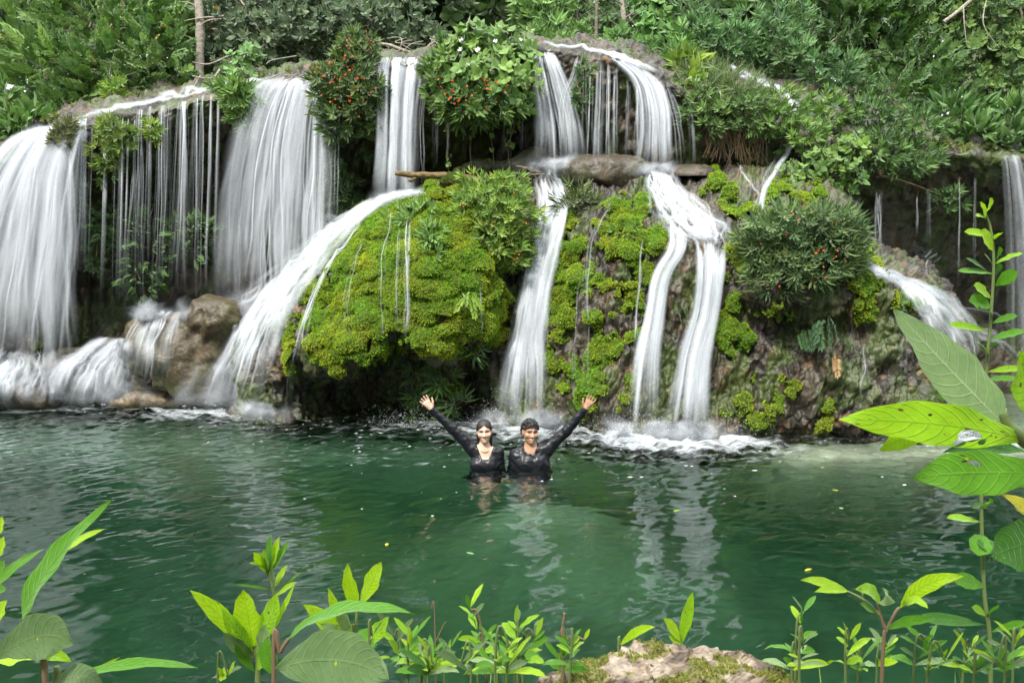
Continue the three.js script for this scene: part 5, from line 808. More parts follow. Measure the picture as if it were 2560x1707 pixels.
person('smiling woman in black long-sleeved rash guard, right arm raised, standing chest-deep', spot(1211), {
  skin: [0.62, 0.4, 0.29], brow: [0.1, 0.06, 0.04], lip: [0.45, 0.16, 0.13], look: [0.02, 0.03, 0.05], foot: -1.16, headScale: 1, inner: 0.1, necklace: true,
  joints: { head: [0, 0.372, 0.01], neckTop: [0, 0.3, -0.015], neck: [0.005, 0.185, -0.025], chest: [0, 0.03, -0.015], belly: [0, -0.2, -0.02], hips: [0, -0.4, -0.02], shoulderA: [-0.125, 0.185, -0.03], elbowA: [-0.33, 0.4, 0.0], wristA: [-0.535, 0.612, 0.04], shoulderB: [0.135, 0.155, -0.03], elbowB: [0.175, -0.1, -0.02], wristB: [0.175, -0.34, 0.03] },
  build: { chest: [0.122, 0.175, 0.086], belly: [0.115, 0.17, 0.085], hips: [0.155, 0.13, 0.1], sh: 0.042, neck: 0.044, arm: 0.045 }, bust: [[-0.06, 0.03, 0.048, 0.056], [0.06, 0.03, 0.048, 0.056]],
  hands: [{ wrist: [-0.535, 0.612, 0.04], dir: [-0.55, 0.72, 0.05], palm: [0.1, 0.1, 1], thumb: 1, cuff: 0.035 }, { wrist: [0.19, -0.34, 0.03], dir: [0, -1, 0.2], palm: [-1, 0, 0], thumb: 1 }],
  open: (p) => Math.max(p.z > -0.03 ? Math.min(0.02, (p.y - 0.085 - Math.max(0, Math.abs(p.x - 0.012) - 0.026) * 2.4) * 0.35) : -0.02, -(cone(p, V(0.005, 0.16, -0.02), V(0, 0.3, -0.015), 0.06, 0.06))), shirtLabel: 'black rash guard unzipped at the neck',
  hair: { line: 0.082, side: 0.9, low: 0.06, thick: 0.006, curl: 0.0015, color: [0.016, 0.01, 0.007], tails: [[[-0.062, 0.0, -0.03], [-0.068, -0.15, -0.03], 0.018, 0.012], [[0.062, 0.0, -0.03], [0.07, -0.17, -0.02], 0.018, 0.012], [[0, -0.02, -0.07], [0, -0.2, -0.08], 0.05, 0.04]] },
});
person('smiling curly-haired man in black rash guard, left arm raised, standing chest-deep', spot(1328), {
  skin: [0.43, 0.245, 0.15], brow: [0.03, 0.02, 0.015], lip: [0.46, 0.22, 0.16], look: [0.0, 0.3, -0.06], foot: -1.2, headScale: 1.02,
  joints: { head: [-0.012, 0.365, 0.01], neckTop: [-0.012, 0.29, -0.01], neck: [-0.008, 0.175, -0.02], chest: [0.015, 0.0, -0.015], belly: [0.01, -0.24, -0.02], hips: [0.01, -0.44, -0.02], shoulderA: [-0.15, 0.125, -0.02], elbowA: [-0.21, -0.12, -0.02], wristA: [-0.21, -0.37, 0.03], shoulderB: [0.16, 0.185, -0.02], elbowB: [0.365, 0.385, 0.0], wristB: [0.548, 0.61, 0.04] },
  build: { chest: [0.168, 0.2, 0.1], belly: [0.15, 0.2, 0.1], hips: [0.155, 0.13, 0.1], sh: 0.05, neck: 0.053, arm: 0.05 }, bust: [[-0.07, 0.045, 0.045, 0.062], [0.08, 0.055, 0.045, 0.062]],
  hands: [{ wrist: [0.548, 0.61, 0.04], dir: [0.48, 0.86, 0.05], palm: [-0.05, 0.05, 1], thumb: -1 }, { wrist: [-0.21, -0.37, 0.03], dir: [0, -1, 0.2], palm: [1, 0, 0], thumb: -1 }],
  open: (p) => -cone(p, V(-0.008, 0.2, 0.022), V(-0.012, 0.34, 0), 0.064, 0.08), shirtLabel: 'black round-necked rash guard',
  hair: { line: 0.07, side: 0.4, low: 0.035, thick: 0.012, curl: 0.013, color: [0.006, 0.005, 0.0045], tails: [] },
});
// ---------------------------------------------------------------- foreground plants on the near bank
function leafTexture(seed, base, vein, o = {}) {
  const W = 128, H = 256, c = document.createElement('canvas'); c.width = W; c.height = H; const g = c.getContext('2d'), r = rng(seed), css = (a, k = 1) => `rgb(${a.map((q) => Math.round(clamp(q * k, 0, 255))).join(',')})`;
  g.fillStyle = css(base); g.fillRect(0, 0, W, H);
  for (let i = 0; i < 900; i++) { g.globalAlpha = 0.1; g.fillStyle = css(base, 0.75 + 0.5 * r()); g.beginPath(); g.ellipse(r() * W, r() * H, 2 + 7 * r(), 2 + 7 * r(), r() * 3, 0, 7); g.fill(); }
  g.globalAlpha = o.veinAlpha || 0.3; g.strokeStyle = css(vein); g.lineWidth = 5; g.beginPath(); g.moveTo(W / 2, 0); g.lineTo(W / 2, H); g.stroke();
  g.lineWidth = 1.8; for (let i = 0; i < 11; i++) for (const s of [-1, 1]) { const y = H * (0.98 - i * 0.088) + s * 3; g.beginPath(); g.moveTo(W / 2, y); g.quadraticCurveTo(W / 2 + s * W * 0.3, y - 12, W / 2 + s * W * 0.47, y - 42); g.stroke(); }
  g.globalAlpha = 0.75; for (let i = 0; i < (o.spots || 0); i++) { g.fillStyle = r() < 0.6 ? css(o.spot || [70, 45, 15]) : css([190, 190, 30]); g.beginPath(); g.ellipse(r() * W, r() * H, 1 + 4 * r() ** 2, 1 + 6 * r() ** 2, r() * 3, 0, 7); g.fill(); }
  g.globalAlpha = 1; if (o.holes) { g.globalCompositeOperation = 'destination-out'; for (const [x, y, a, b] of o.holes) { g.beginPath(); g.ellipse(x * W, y * H, a * W, b * H, 0.4, 0, 7); g.fill(); } g.globalCompositeOperation = 'source-over'; }
  const t = new THREE.CanvasTexture(c); t.colorSpace = THREE.SRGBColorSpace; return t;
}
const veinBump = (() => { const W = 128, H = 256, c = document.createElement('canvas'); c.width = W; c.height = H; const g = c.getContext('2d'); g.fillStyle = '#888'; g.fillRect(0, 0, W, H); g.strokeStyle = '#fff'; g.lineWidth = 6; g.beginPath(); g.moveTo(W / 2, 0); g.lineTo(W / 2, H); g.stroke(); g.lineWidth = 3; for (let i = 0; i < 11; i++) for (const s of [-1, 1]) { const y = H * (0.98 - i * 0.088) + s * 3; g.beginPath(); g.moveTo(W / 2, y); g.quadraticCurveTo(W / 2 + s * W * 0.3, y - 12, W / 2 + s * W * 0.47, y - 42); g.stroke(); } return new THREE.CanvasTexture(c); })();
const leafMat = (tex, extra = {}) => new THREE.MeshPhysicalMaterial({ map: tex, bumpMap: veinBump, bumpScale: 0.0015, roughness: 1, transmission: 0.45, thickness: 0, clearcoat: 0.2, clearcoatRoughness: 0.3, specularIntensity: 0.4, side: THREE.DoubleSide, alphaTest: 0.5, ...extra });
const LM = {
  lime: leafMat(leafTexture(1, [158, 200, 12], [115, 165, 12], { spots: 10 })), lime2: leafMat(leafTexture(2, [138, 186, 14], [95, 145, 12], { spots: 16, holes: [[0.3, 0.4, 0.04, 0.03], [0.7, 0.6, 0.03, 0.02]] })),
  green: leafMat(leafTexture(3, [86, 146, 18], [60, 112, 14], { spots: 6 })), deep: leafMat(leafTexture(4, [58, 112, 26], [90, 138, 50], { spots: 5 })),
  pale: leafMat(leafTexture(5, [140, 170, 110], [195, 212, 160], { veinAlpha: 0.6 }), { bumpScale: 0.003 }), dull: leafMat(leafTexture(6, [98, 128, 76], [136, 156, 92], { spots: 6, veinAlpha: 0.25 })),
  holed: leafMat(leafTexture(7, [150, 198, 10], [105, 160, 10], { spots: 22, holes: [[0.3, 0.66, 0.16, 0.06], [0.16, 0.72, 0.1, 0.02], [0.12, 0.6, 0.12, 0.03], [0.7, 0.45, 0.03, 0.01]] })),
  burnt: leafMat(leafTexture(8, [92, 152, 24], [130, 180, 60], { spots: 8, spot: [60, 34, 24], holes: [[0.7, 0.45, 0.05, 0.06]] })), yellow: leafMat(leafTexture(9, [196, 190, 40], [150, 150, 40], { spots: 10 })),
};
/** a leaf from base to tip (pixel x, y, depth), a bezier bent towards mid (pixel offset), across in pixels, turned about its own axis by roll */
function bigLeaf(parent, a, b, across, mat, o = {}) {
  const A = at(...a), B = at(...b), md = (a[2] + b[2]) / 2 + (o.midD || 0), Mx = at((a[0] + b[0]) / 2 + (o.mid ? o.mid[0] : 0), (a[1] + b[1]) / 2 + (o.mid ? o.mid[1] : 0), md), W = metres(across, md), n = o.steps || 12, m = 4, P = [], I = [], uv = [], len = A.distanceTo(B);
  const face = V(...(o.face || [0, 0.55, 0.8])).normalize(), roll = o.roll || 0, ph = (a[0] * 7 + a[1]) % 17, peak = o.peak || 0.5, fold = o.fold ?? 0.22;
  for (let i = 0; i <= n; i++) {
    const t = i / n, p = A.clone().multiplyScalar((1 - t) ** 2).addScaledVector(Mx, 2 * t * (1 - t)).addScaledVector(B, t * t), d = V().subVectors(Mx, A).multiplyScalar(1 - t).add(V().subVectors(B, Mx).multiplyScalar(t)).normalize();
    const s0 = V().crossVectors(d, face).normalize(), f = V().crossVectors(s0, d), s = s0.clone().multiplyScalar(Math.cos(roll)).addScaledVector(f, Math.sin(roll)), nn = V().crossVectors(s, d);
    const w = W / 2 * Math.max(0.02, Math.pow(Math.sin(Math.PI * clamp(Math.pow(t, Math.log(0.5) / Math.log(peak)), 0, 1)), o.blunt || 0.85));
    for (let k = 0; k <= m; k++) { const x = k / m * 2 - 1, wav = 0.06 * W * Math.sin(t * 17 + ph + k) * Math.abs(x); const q = p.clone().addScaledVector(s, x * w * (1 + 0.05 * Math.sin(t * 23 + ph + x * 3))).addScaledVector(nn, fold * w * Math.abs(x) + wav * (o.wave ?? 1.0)); P.push(q.x, q.y, q.z); uv.push(0.5 + x / 2, t); if (i < n && k < m) { const z = i * (m + 1) + k; I.push(z, z + 1, z + m + 2, z, z + m + 2, z + m + 1); } }
  }
  const l = mesh('leaf', geoOf(P, I, null, uv), mat, parent); if (o.label) l.userData.label = o.label; return l;
}
function stalk(parent, pts, r0, r1, mat = M.stem, name = 'stem') { return mesh(name, tubeGeo(pts.map((p) => at(...p)), r0, r1, 7, pts.length * 6, 0.1, pts[0][0]), mat, parent); }
function toBank(px, D) { const p = at(px, 1700, D); p.y = bankY(p.x, p.z) - 0.03; const [x, y] = toPix(p); return [x, y, D]; }
const plant = (name, label) => thing(name, label, 'plant', 'plants on the near bank');
{ // left corner
  let t = plant('blade_leaf_plant', 'plant with one long upright blade leaf at the left edge'), d = 1.3;
  stalk(t, [toBank(150, d), [112, 1700, d], [96, 1640, d], [60, 1545, d]], 0.006, 0.004, M.brownStem);
  bigLeaf(t, [52, 1550, d], [276, 1250, d - 0.05], 78, LM.green, { mid: [-80, 30], roll: 0.25, peak: 0.42 });
  bigLeaf(t, [100, 1420, d + 0.1], [262, 1322, d + 0.15], 20, LM.lime, { mid: [10, -30] });
  bigLeaf(t, [-40, 1500, d + 0.1], [110, 1372, d + 0.15], 26, LM.green, { mid: [-20, -20] });
  bigLeaf(t, [-30, 1660, d - 0.1], [182, 1612, d - 0.12], 118, LM.dull, { mid: [30, -90], roll: -0.35, peak: 0.6, fold: 0.35 });
  bigLeaf(t, [-20, 1650, d], [140, 1600, d], 90, LM.lime, { mid: [20, 10], roll: 0.6 });
  bigLeaf(t, [60, 1640, d], [178, 1655, d], 34, LM.lime2, { mid: [0, -30] });
  bigLeaf(t, [-20, 1560, d + 0.1], [14, 1500, d + 0.1], 40, LM.lime);
  t = plant('arching_leaf_plant', 'low plant with long arching leaf at the bottom left');  d = 1.35;
  stalk(t, [toBank(150, d), [140, 1760, d], [150, 1715, d]], 0.006, 0.004);
  bigLeaf(t, [150, 1715, d], [494, 1670, d], 34, LM.green, { mid: [-20, -60], roll: 0.5 });
  bigLeaf(t, [130, 1720, d], [260, 1720, d - 0.1], 60, LM.dull, { mid: [0, -60] });
  bigLeaf(t, [200, 1700, d + 0.05], [300, 1642, d + 0.05], 14, LM.lime);
  t = plant('edge_sprig', 'sprig of small leaves cut by the left edge'); d = 1.6;
  stalk(t, [toBank(-30, d), [-25, 1500, d], [-8, 1340, d]], 0.005, 0.003);
  bigLeaf(t, [-10, 1345, d], [6, 1290, d], 26, LM.lime); bigLeaf(t, [-12, 1400, d], [10, 1340, d], 30, LM.lime); bigLeaf(t, [-12, 1440, d], [12, 1400, d], 26, LM.green); bigLeaf(t, [-14, 1480, d], [14, 1470, d], 24, LM.green);
}
/** a leafy weed: stem up to the top pixel, leaf pairs that shorten upward */
function weed(label, top, rootX, D, pairs, len, across, mats, seed, o = {}) {
  const t = plant(o.name || 'leafy_weed', label), r = rng(seed), root = toBank(rootX, D + 0.08), mid = [mix(rootX, top[0], 0.6) + (r() - 0.5) * 60, mix(1700, top[1], 0.4), D];
  stalk(t, [root, mid, [top[0], top[1], D]], 0.0035, 0.0016, o.brown ? M.brownStem : M.stem);
  for (let i = 0; i < pairs; i++) {
    const f = i / Math.max(1, pairs - 1), [sx, sy] = spline([[mid[0], mid[1]], [top[0], top[1]]], f), k = mix(1, 0.6, f), turn = i * 1.9 + r();
    for (const s of [-1, 1]) { const a = turn + (s > 0 ? Math.PI : 0) + (r() - 0.5) * 1.5, l = len * k * (0.6 + 0.8 * r()), ex = Math.cos(a) * l * 0.8, ez = Math.sin(a) * metres(l, D) * 0.9, up = mix(o.lift ?? 0.25, 0.95, f) * l * (0.6 + 0.6 * r()); bigLeaf(t, [sx, sy, D], [sx + ex, sy - up + 0.25 * l * (1 - f), D - ez * 0.8], across * k * (0.8 + 0.4 * r()), mats[Math.floor(r() * mats.length)], { mid: [ex * 0.1, -l * 0.16], roll: (r() - 0.5) * 0.9, steps: 8, face: [-Math.cos(a) * 0.4, 0.7, 0.6] }); }
  }
  return t;
}
{ // tall leafy plant left of the middle
  let d = 1.7, t = plant('leafy_weed', 'tall speckled plant with whorls of lime leaves left of the middle');
  stalk(t, [toBank(640, d), [644, 1660, d], [690, 1560, d + 0.02], [684, 1480, d], [665, 1420, d]], 0.006, 0.003);
  [[[668, 1440], [700, 1340], 26, 'lime'], [[668, 1440], [676, 1335], 22, 'green'], [[666, 1430], [633, 1380], 24, 'lime'], [[666, 1434], [660, 1374], 26, 'lime2'], [[670, 1436], [724, 1352], 24, 'green'], [[664, 1420], [622, 1408], 12, 'lime'], [[684, 1470], [720, 1412], 20, 'lime'], [[684, 1470], [682, 1420], 18, 'dull'], [[690, 1480], [758, 1428], 8, 'green'], [[680, 1476], [585, 1462], 8, 'green'], [[690, 1490], [742, 1455], 16, 'lime']].forEach(([a, b, w, m]) => bigLeaf(t, [...a, d], [...b, d - 0.06], w, LM[m], { mid: [0, -6] }));
  t = plant('broad_leaf_weed', 'plant with large pointed lime leaves left of the middle'); d = 1.5;
  stalk(t, [toBank(650, d), [645, 1700, d], [636, 1640, d], [632, 1610, d]], 0.005, 0.003);
  [[[634, 1640], [474, 1476], 44, 'lime', [14, -14]], [[634, 1625], [608, 1474], 66, 'lime', [-4, -10]], [[636, 1640], [555, 1520], 40, 'lime2', [0, 10]], [[638, 1620], [694, 1480], 50, 'lime2', [14, 0]], [[640, 1650], [556, 1580], 34, 'dull', [0, 10]], [[640, 1640], [664, 1560], 40, 'pale', [12, 0]], [[636, 1680], [590, 1604], 28, 'green', [-8, 0]], [[640, 1680], [662, 1600], 36, 'lime2', [10, 0]], [[640, 1640], [738, 1455], 16, 'lime', [10, 0]]].forEach(([a, b, w, m, md]) => bigLeaf(t, [...a, d], [...b, d - 0.05], w, LM[m], { mid: md, peak: 0.55 }));
  t = plant('arching_leaf_plant', 'brown-stemmed plant with an arching leaf and a broad grey-green leaf'); d = 1.25;
  stalk(t, [toBank(680, d), [684, 1690, d], [700, 1630, d], [722, 1596, d]], 0.0045, 0.003, M.brownStem);
  bigLeaf(t, [720, 1596, d], [1036, 1536, d - 0.1], 62, LM.green, { mid: [-40, -80], roll: 0.75, peak: 0.45 });
  bigLeaf(t, [690, 1672, d - 0.05], [972, 1698, d - 0.15], 150, LM.dull, { mid: [20, -70], roll: -0.15, peak: 0.5, fold: 0.1 });
  bigLeaf(t, [690, 1690, d], [670, 1590, d], 46, LM.green, { mid: [-20, 0] });
  t = plant('paired_leaf_plant', 'plant with two upright lime leaves and clipped tip'); d = 1.55;
  stalk(t, [toBank(880, d), [880, 1650, d], [888, 1580, d], [893, 1520, d]], 0.0045, 0.003);
  [[[893, 1522], [868, 1408], 36, 'lime', [-12, 0], 0.45], [[895, 1520], [952, 1404], 44, 'lime', [4, 6], 0.62], [[888, 1580], [910, 1640], 60, 'green', [30, -10], 0.5], [[893, 1600], [972, 1540], 46, 'lime2', [10, 30], 0.5], [[886, 1600], [850, 1500], 30, 'pale', [-20, 0], 0.5], [[886, 1610], [820, 1470], 34, 'lime', [-6, 8], 0.5], [[884, 1620], [756, 1510], 46, 'lime', [6, -10], 0.5], [[884, 1610], [800, 1560], 30, 'pale', [0, -10], 0.5]].forEach(([a, b, w, m, md, pk]) => bigLeaf(t, [...a, d], [...b, d - 0.05], w, LM[m], { mid: md, peak: pk }));
}
const mixA = [LM.lime, LM.lime2, LM.green, LM.green, LM.dull], mixB = [LM.lime, LM.green, LM.deep, LM.pale];
weed('low leafy weed right of the clipped lime plant', [985, 1590], 1000, 1.6, 4, 90, 24, mixA, 31);
weed('low weed with pale hanging leaves in front of the clipped lime plant', [1030, 1600], 1020, 1.5, 4, 90, 26, mixA, 32);
weed('drooping brown-stemmed weed at the bottom middle', [1175, 1520], 1255, 1.65, 5, 80, 22, mixA, 33, { brown: true });
weed('bushy weed with an upright leaf at the bottom middle', [1290, 1560], 1285, 1.6, 5, 84, 26, mixA, 34);
weed('leaf cluster beside the bare stub near the foreground rock', [1340, 1590], 1330, 1.6, 5, 80, 26, mixA, 35);
weed('low lime weed at the bottom edge left of the middle', [1150, 1660], 1150, 1.45, 4, 110, 26, mixA, 36);
weed('low green weed at the bottom edge near the foreground rock', [1270, 1660], 1260, 1.4, 4, 110, 24, mixB, 37);
weed('small weed hugging the left side of the foreground rock', [1400, 1650], 1380, 1.55, 4, 70, 20, mixA, 38);
weed('small low weed under the broad lime leaves', [570, 1690], 570, 1.5, 3, 60, 20, mixA, 39);
weed('low weed between the arching leaf and the lime weeds', [1080, 1640], 1085, 1.5, 4, 90, 22, mixB, 45);
weed('thin weed behind the low lime weeds', [1215, 1590], 1225, 1.75, 4, 70, 18, mixA, 46);
['leftmost', 'second from left', 'third from left', 'fourth from left', 'fifth from left', 'sixth from left', 'seventh from left', 'eighth from left'].forEach((w, i) => weed(`${w} of the tangled low sprouts along the bottom edge`, [930 + i * 64 + (i * 47 % 70), 1590 + (i * 41 % 90)], 950 + i * 60, 1.35 + (i * 3 % 5) * 0.13, 4 + i % 3, 58 + (i * 23 % 50), 11 + (i * 7 % 15), i % 2 ? mixA : mixB, 500 + i, { lift: 0.35, name: 'low_sprout' }));
['leftmost', 'second from left', 'third from left', 'fourth from left', 'fifth from left', 'sixth from left'].forEach((w, i) => weed(`${w} of the tangled low sprouts right of the foreground rock`, [2010 + i * 92 + (i * 53 % 80), 1610 + (i * 37 % 70)], 2030 + i * 92, 1.35 + (i * 2 % 5) * 0.13, 4 + i % 3, 60 + (i * 31 % 56), 11 + (i * 5 % 15), i % 2 ? mixA : mixB, 540 + i, { lift: 0.35, name: 'low_sprout' }));
{ let t = plant('bare_stub', 'bare brown twig stub beside the foreground rock'); stalk(t, [toBank(1400, 1.55), [1408, 1660, 1.55], [1405, 1590, 1.55], [1412, 1532, 1.55]], 0.004, 0.0028, M.brownStem); stalk(t, [[1406, 1620, 1.55], [1430, 1590, 1.54], [1462, 1600, 1.54]], 0.003, 0.0016, M.brownStem, 'twig');
  bigLeaf(t, [1460, 1600, 1.54], [1475, 1570, 1.54], 10, LM.lime); bigLeaf(t, [1408, 1640, 1.55], [1412, 1585, 1.5], 24, LM.green);
  t = plant('grass_stem', 'thin dry grass stem standing left of the middle'); stalk(t, [toBank(1095, 1.6), [1088, 1600, 1.6], [1078, 1520, 1.6]], 0.002, 0.001, M.brownStem); stalk(t, [[1086, 1610, 1.6], [1100, 1580, 1.6], [1114, 1554, 1.6]], 0.0015, 0.001, M.brownStem, 'twig');
  t = plant('single_leaf_sprout', 'single upright lime leaf behind the foreground rock'); stalk(t, [toBank(1708, 2.0), [1706, 1640, 2.0], [1703, 1600, 2.0]], 0.004, 0.003); bigLeaf(t, [1702, 1610, 2.0], [1732, 1478, 1.97], 30, LM.lime2, { mid: [0, 0] }); bigLeaf(t, [1704, 1605, 2.0], [1660, 1545, 1.97], 26, LM.lime, { mid: [-4, -14] }); bigLeaf(t, [1703, 1612, 2], [1672, 1588, 2], 16, LM.lime);
  t = plant('single_leaf_sprout', 'bent thin leaf behind the left of the foreground rock'); stalk(t, [toBank(1545, 2.0), [1546, 1650, 2.0], [1550, 1612, 2.0]], 0.004, 0.003); bigLeaf(t, [1549, 1615, 2.0], [1638, 1568, 1.95], 22, LM.lime, { mid: [0, -26] }); }
{ // right side
  let d = 1.5, t = plant('forked_plant', 'forked brown-stemmed plant with arching lime leaves at the lower right');
  stalk(t, [toBank(2200, d), [2206, 1690, d], [2216, 1578, d]], 0.0042, 0.0034, M.brownStem); stalk(t, [[2216, 1578, d], [2204, 1545, d], [2198, 1510, d]], 0.0034, 0.0024, M.brownStem, 'branch'); stalk(t, [[2216, 1578, d], [2240, 1530, d], [2252, 1518, d]], 0.0032, 0.0024, M.brownStem, 'branch'); stalk(t, [[2198, 1536, d], [2160, 1500, d], [2120, 1478, d]], 0.004, 0.002, M.stem, 'branch');
  [[[2120, 1480], [2002, 1450], 26, 'lime', [0, -16]], [[2122, 1478], [2036, 1480], 24, 'lime', [10, -14]], [[2198, 1510], [2140, 1474], 38, 'lime2', [20, -26]], [[2200, 1508], [2222, 1490], 44, 'pale', [10, -16]], [[2252, 1518], [2412, 1440], 40, 'lime', [-30, -34]], [[2254, 1516], [2322, 1522], 26, 'lime', [0, -34]], [[2216, 1574], [2340, 1552], 26, 'green', [0, -22]], [[2190, 1530], [2150, 1508], 22, 'green', [0, 0]], [[2160, 1500], [2150, 1466], 20, 'pale', [0, 0]]].forEach(([a, b, w, m, md]) => bigLeaf(t, [...a, d], [...b, d - 0.06], w, LM[m], { mid: md }));
  t = plant('tall_stem_plant', 'tall straight stem with small rounded leaves rising at the right'); d = 1.7;
  stalk(t, [toBank(2482, d), [2478, 1690, d], [2462, 1480, d], [2455, 1250, d], [2462, 1000, d], [2478, 800, d], [2486, 660, d], [2478, 570, d], [2462, 530, d]], 0.005, 0.0022);
  [[[2464, 545], [2455, 505], 22], [[2464, 540], [2482, 495], 18], [[2466, 545], [2440, 540], 14], [[2480, 590], [2412, 580], 22], [[2484, 628], [2452, 575], 34], [[2484, 600], [2508, 582], 16], [[2486, 685], [2395, 678], 22], [[2470, 680], [2415, 645], 16], [[2484, 665], [2462, 635], 8], [[2488, 660], [2560, 634], 24], [[2490, 715], [2548, 680], 34], [[2488, 690], [2505, 660], 14], [[2492, 650], [2505, 618], 14], [[2478, 745], [2436, 715], 34], [[2480, 768], [2422, 750], 40], [[2482, 788], [2452, 770], 28], [[2482, 808], [2546, 790], 20], [[2472, 828], [2372, 812], 24], [[2476, 850], [2568, 828], 26], [[2474, 868], [2500, 860], 12], [[2474, 888], [2448, 858], 28], [[2470, 930], [2560, 922], 18], [[2464, 950], [2548, 948], 18], [[2458, 1260], [2432, 1270], 16], [[2456, 1272], [2484, 1248], 16], [[2452, 1305], [2368, 1295], 26], [[2458, 1335], [2446, 1390], 54], [[2456, 1340], [2476, 1385], 44], [[2462, 1468], [2380, 1445], 40], [[2466, 1540], [2430, 1516], 20], [[2466, 1540], [2498, 1512], 20], [[2462, 1562], [2290, 1545], 34], [[2480, 1580], [2570, 1556], 20]].forEach(([a, b, w], i) => bigLeaf(t, [...a, d], [...b, d - 0.04], w, i < 5 ? LM.lime : [LM.green, LM.lime2, LM.green, LM.deep][i % 4], { mid: [0, -6], peak: 0.6, blunt: 0.6, steps: 8, roll: (i % 5 - 2) * 0.2 }));
  t = plant('large_leaf_plant', 'large-leaved plant reaching in from the right edge'); d = 1.05;
  stalk(t, [toBank(2760, d), [2700, 1400, d], [2620, 1160, d], [2560, 1100, d], [2520, 1062, d], [2505, 1030, d]], 0.011, 0.007);
  bigLeaf(t, [2512, 1062, d], [2238, 774, d - 0.06], 128, LM.pale, { mid: [-2, 6], peak: 0.4, roll: 0.25, face: [0.3, 0.1, 0.9], fold: 0.12, steps: 18, label: 'pale veined underside of a large leaf' });
  bigLeaf(t, [2570, 1100, d], [2100, 1050, d - 0.1], 112, LM.holed, { mid: [20, -30], peak: 0.5, steps: 18, face: [0, 0.3, 0.95], fold: 0.08, label: 'yellow-green leaf with insect holes' });
  bigLeaf(t, [2330, 1066, d - 0.02], [2200, 1126, d - 0.05], 50, LM.lime, { mid: [-10, 0], face: [0, 0.3, 0.95] });
  bigLeaf(t, [2540, 1070, d + 0.06], [2330, 984, d + 0.02], 28, LM.green, { mid: [10, -6] });
  bigLeaf(t, [2520, 1080, d + 0.1], [2350, 1010, d + 0.1], 54, LM.deep, { mid: [10, 10] });
  bigLeaf(t, [2570, 1130, d + 0.1], [2360, 1130, d + 0.06], 40, LM.deep, { mid: [0, -26] });
  bigLeaf(t, [2640, 1185, d - 0.08], [2284, 1192, d - 0.12], 116, LM.burnt, { mid: [-10, -14], steps: 18, peak: 0.55, face: [0, 0.35, 0.93], fold: 0.1, label: 'green leaf with dark brown burnt patch' });
  bigLeaf(t, [2640, 1320, d], [2506, 1236, d - 0.04], 50, LM.yellow, { mid: [0, 0] });
  bigLeaf(t, [2660, 1350, d - 0.02], [2478, 1394, d - 0.08], 130, LM.deep, { mid: [-20, -20], peak: 0.55, face: [0, 0.3, 0.95] });
  bigLeaf(t, [2620, 1040, d - 0.05], [2556, 880, d - 0.1], 130, LM.lime2, { mid: [-30, 0], face: [0, 0.2, 0.97] });
  for (const [l, top, rx, dd, s, mm] of [['slim twiggy weed left of the forked plant', [2010, 1530], 2010, 1.75, 51, mixA], ['low weed with lance leaves below the slim twiggy weed', [1995, 1640], 2000, 1.6, 52, mixB], ['pale lance-leaved weed between forked plant and tall stem', [2320, 1610], 2300, 1.6, 53, [LM.pale, LM.dull, LM.green]], ['weed with a yellow-green leaf at the lower right corner', [2540, 1600], 2560, 1.5, 54, mixA], ['low weed at the bottom right edge under the tall stem', [2440, 1670], 2440, 1.45, 55, mixB], ['upright lime sprout at the bottom right of the foreground rock', [2125, 1600], 2150, 1.5, 56, [LM.lime, LM.lime2]]]) weed(l, top, rx, dd, 4, 95, 22, mm, s, { lift: 0.4 });
}
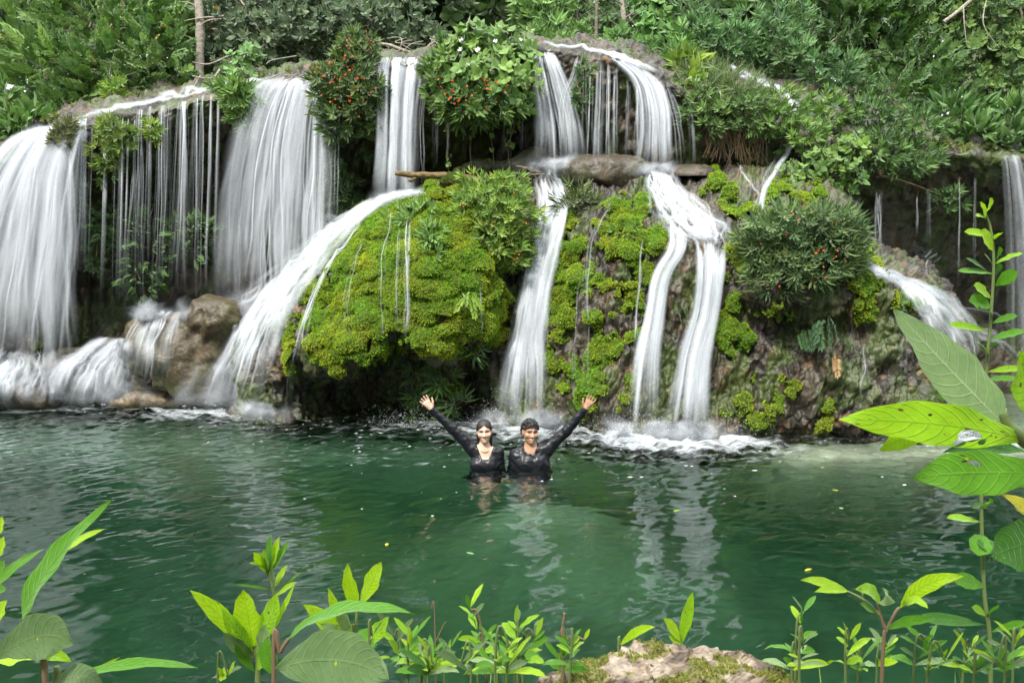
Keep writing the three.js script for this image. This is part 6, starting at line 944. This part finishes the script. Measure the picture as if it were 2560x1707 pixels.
// rough rock of the near bank
{
  const c1 = at(1560, 1760, 1.62), c2 = at(1790, 1760, 1.66), c3 = at(1680, 1720, 1.72), c4 = at(1900, 1800, 1.6), c5 = at(1480, 1790, 1.55); for (const c of [c1, c2, c3, c4, c5]) c.y -= 0.036;
  const sdf = (x, y, z) => { const p = { x, y, z }; let d = smin(ellipsoid(p, c1, 0.17, 0.105, 0.16), ellipsoid(p, c2, 0.15, 0.12, 0.16), 0.06); d = smin(d, ellipsoid(p, c3, 0.16, 0.09, 0.16), 0.06); d = smin(d, ellipsoid(p, c4, 0.14, 0.11, 0.14), 0.05); d = smin(d, ellipsoid(p, c5, 0.14, 0.1, 0.14), 0.05); d = smin(d, ellipsoid(p, V(c3.x, 0.5, c3.z + 0.08), 0.36, 0.42, 0.34), 0.08);
    return d - 0.022 * fbm(x * 9, y * 9, z * 9, 3) - 0.012 * Math.abs(noise(x * 22, y * 22, z * 22)) - 0.005 * noise(x * 60, y * 60, z * 60); };
  const g = nets(sdf, V(c1.x - 0.32, 0.4, -2.05), V(c4.x + 0.26, 1.2, -1.3), 0.0065, (p, n) => { const a = fbm(p.x * 10, p.y * 10, p.z * 10, 4), m = fbm(p.x * 7 + 4, p.y * 7, p.z * 7, 4), q = 1 + 0.35 * noise(p.x * 70, p.y * 70, p.z * 70); let k = mixC([0.27, 0.205, 0.14], [0.1, 0.07, 0.045], smooth(-0.1, 0.3, a)); k = mixC(k, [0.4, 0.34, 0.27], smooth(0.12, 0.34, -a) * 0.6); k = mixC(k, [0.17, 0.17, 0.02], smooth(0.02, 0.16, m) * (n.y > 0.25 ? 0.9 : 0.3)); return lin(k[0] * q, k[1] * q, k[2] * q); });
  const grp = thing('foreground_rock'); mesh('rock', g, M.rock, grp); const m = grp;
  { const r = rng(12), L = [], C = [], P = g.attributes.position, N = g.attributes.normal; for (let i = 0; i < P.count; i++) { const p = V().fromBufferAttribute(P, i); if (N.getY(i) < 0.2 || fbm(p.x * 7 + 4, p.y * 7, p.z * 7, 4) < 0.1 || r() > 0.5) continue; L.push(place(p, V().fromBufferAttribute(N, i).add(V(0, 0.5, 0)), r() * 6, 0.004 + 0.004 * r())); C.push(lin(0.15 + 0.08 * r(), 0.18 + 0.06 * r(), 0.015)); } copies('moss_tufts', sprigs.tuft, M.moss, L, grp, C); }
  tag(m, 'rough pitted tan rock with moss patches at the bottom middle right', 'rock');
}
// leaves afloat on the pool
[[1080, 1105 + 190, 'pale'], [1700, 1277, 'lime'], [2080, 1225, 'yellow'], [2108, 1272, 'pale'], [2030, 1424, 'yellow'], [1165, 1382, 'pale'], [965, 1365, 'yellow']].forEach(([px, py, m], i) => {
  const dir = at(px, py, 1).sub(camera.position), p = camera.position.clone().addScaledVector(dir, EYE / -dir.y), t = thing('floating_leaf', `fallen ${['tan', 'green', 'yellow', 'pale', 'brownish', 'light', 'small yellow'][i]} leaf floating ${['left of', 'right of', 'far right of', 'farther right of', 'nearest the forked plant, below', 'in front of', 'to the left in front of'][i]} the swimmers`, 'leaf', 'leaves floating on the pool');
  const l = mesh('blade', leafGeo(0.07, 0.028, 0.15, 0.05, 3).rotateX(-Math.PI / 2), LM[m], t); t.position.set(p.x, waterY(p.x, p.z) + 0.006, p.z); t.rotation.y = i * 2.1;
});

// grass among the weeds
[['left of the clipped lime plant', 800], ['between the weeds at the bottom middle', 1120], ['beside the bare stub', 1360], ['right of the foreground rock', 2060], ['at the foot of the forked plant', 2260], ['under the tall stem at the lower right', 2400]].forEach(([w, px], i) => {
  const r = rng(620 + i), L = [], C = []; for (let k = 0; k < 4; k++) { const p = at(px + (r() - 0.5) * 130, 1700, 1.45 + r() * 0.35); p.y = bankY(p.x, p.z) - 0.02; const need = at(px, 1690 - 90 * r(), -p.z).y - p.y; L.push(place(p, V((r() - 0.5) * 0.3, 1, (r() - 0.5) * 0.3), r() * 6, need * 0.5, need * 0.72)); C.push(tintOf(r, ...G.lime)); }
  tag(copies('grass_tuft', sprigs.grass, M.leaf, L, null, C), `thin grass blades ${w}`, 'grass');
});
renderer.render(scene, camera);
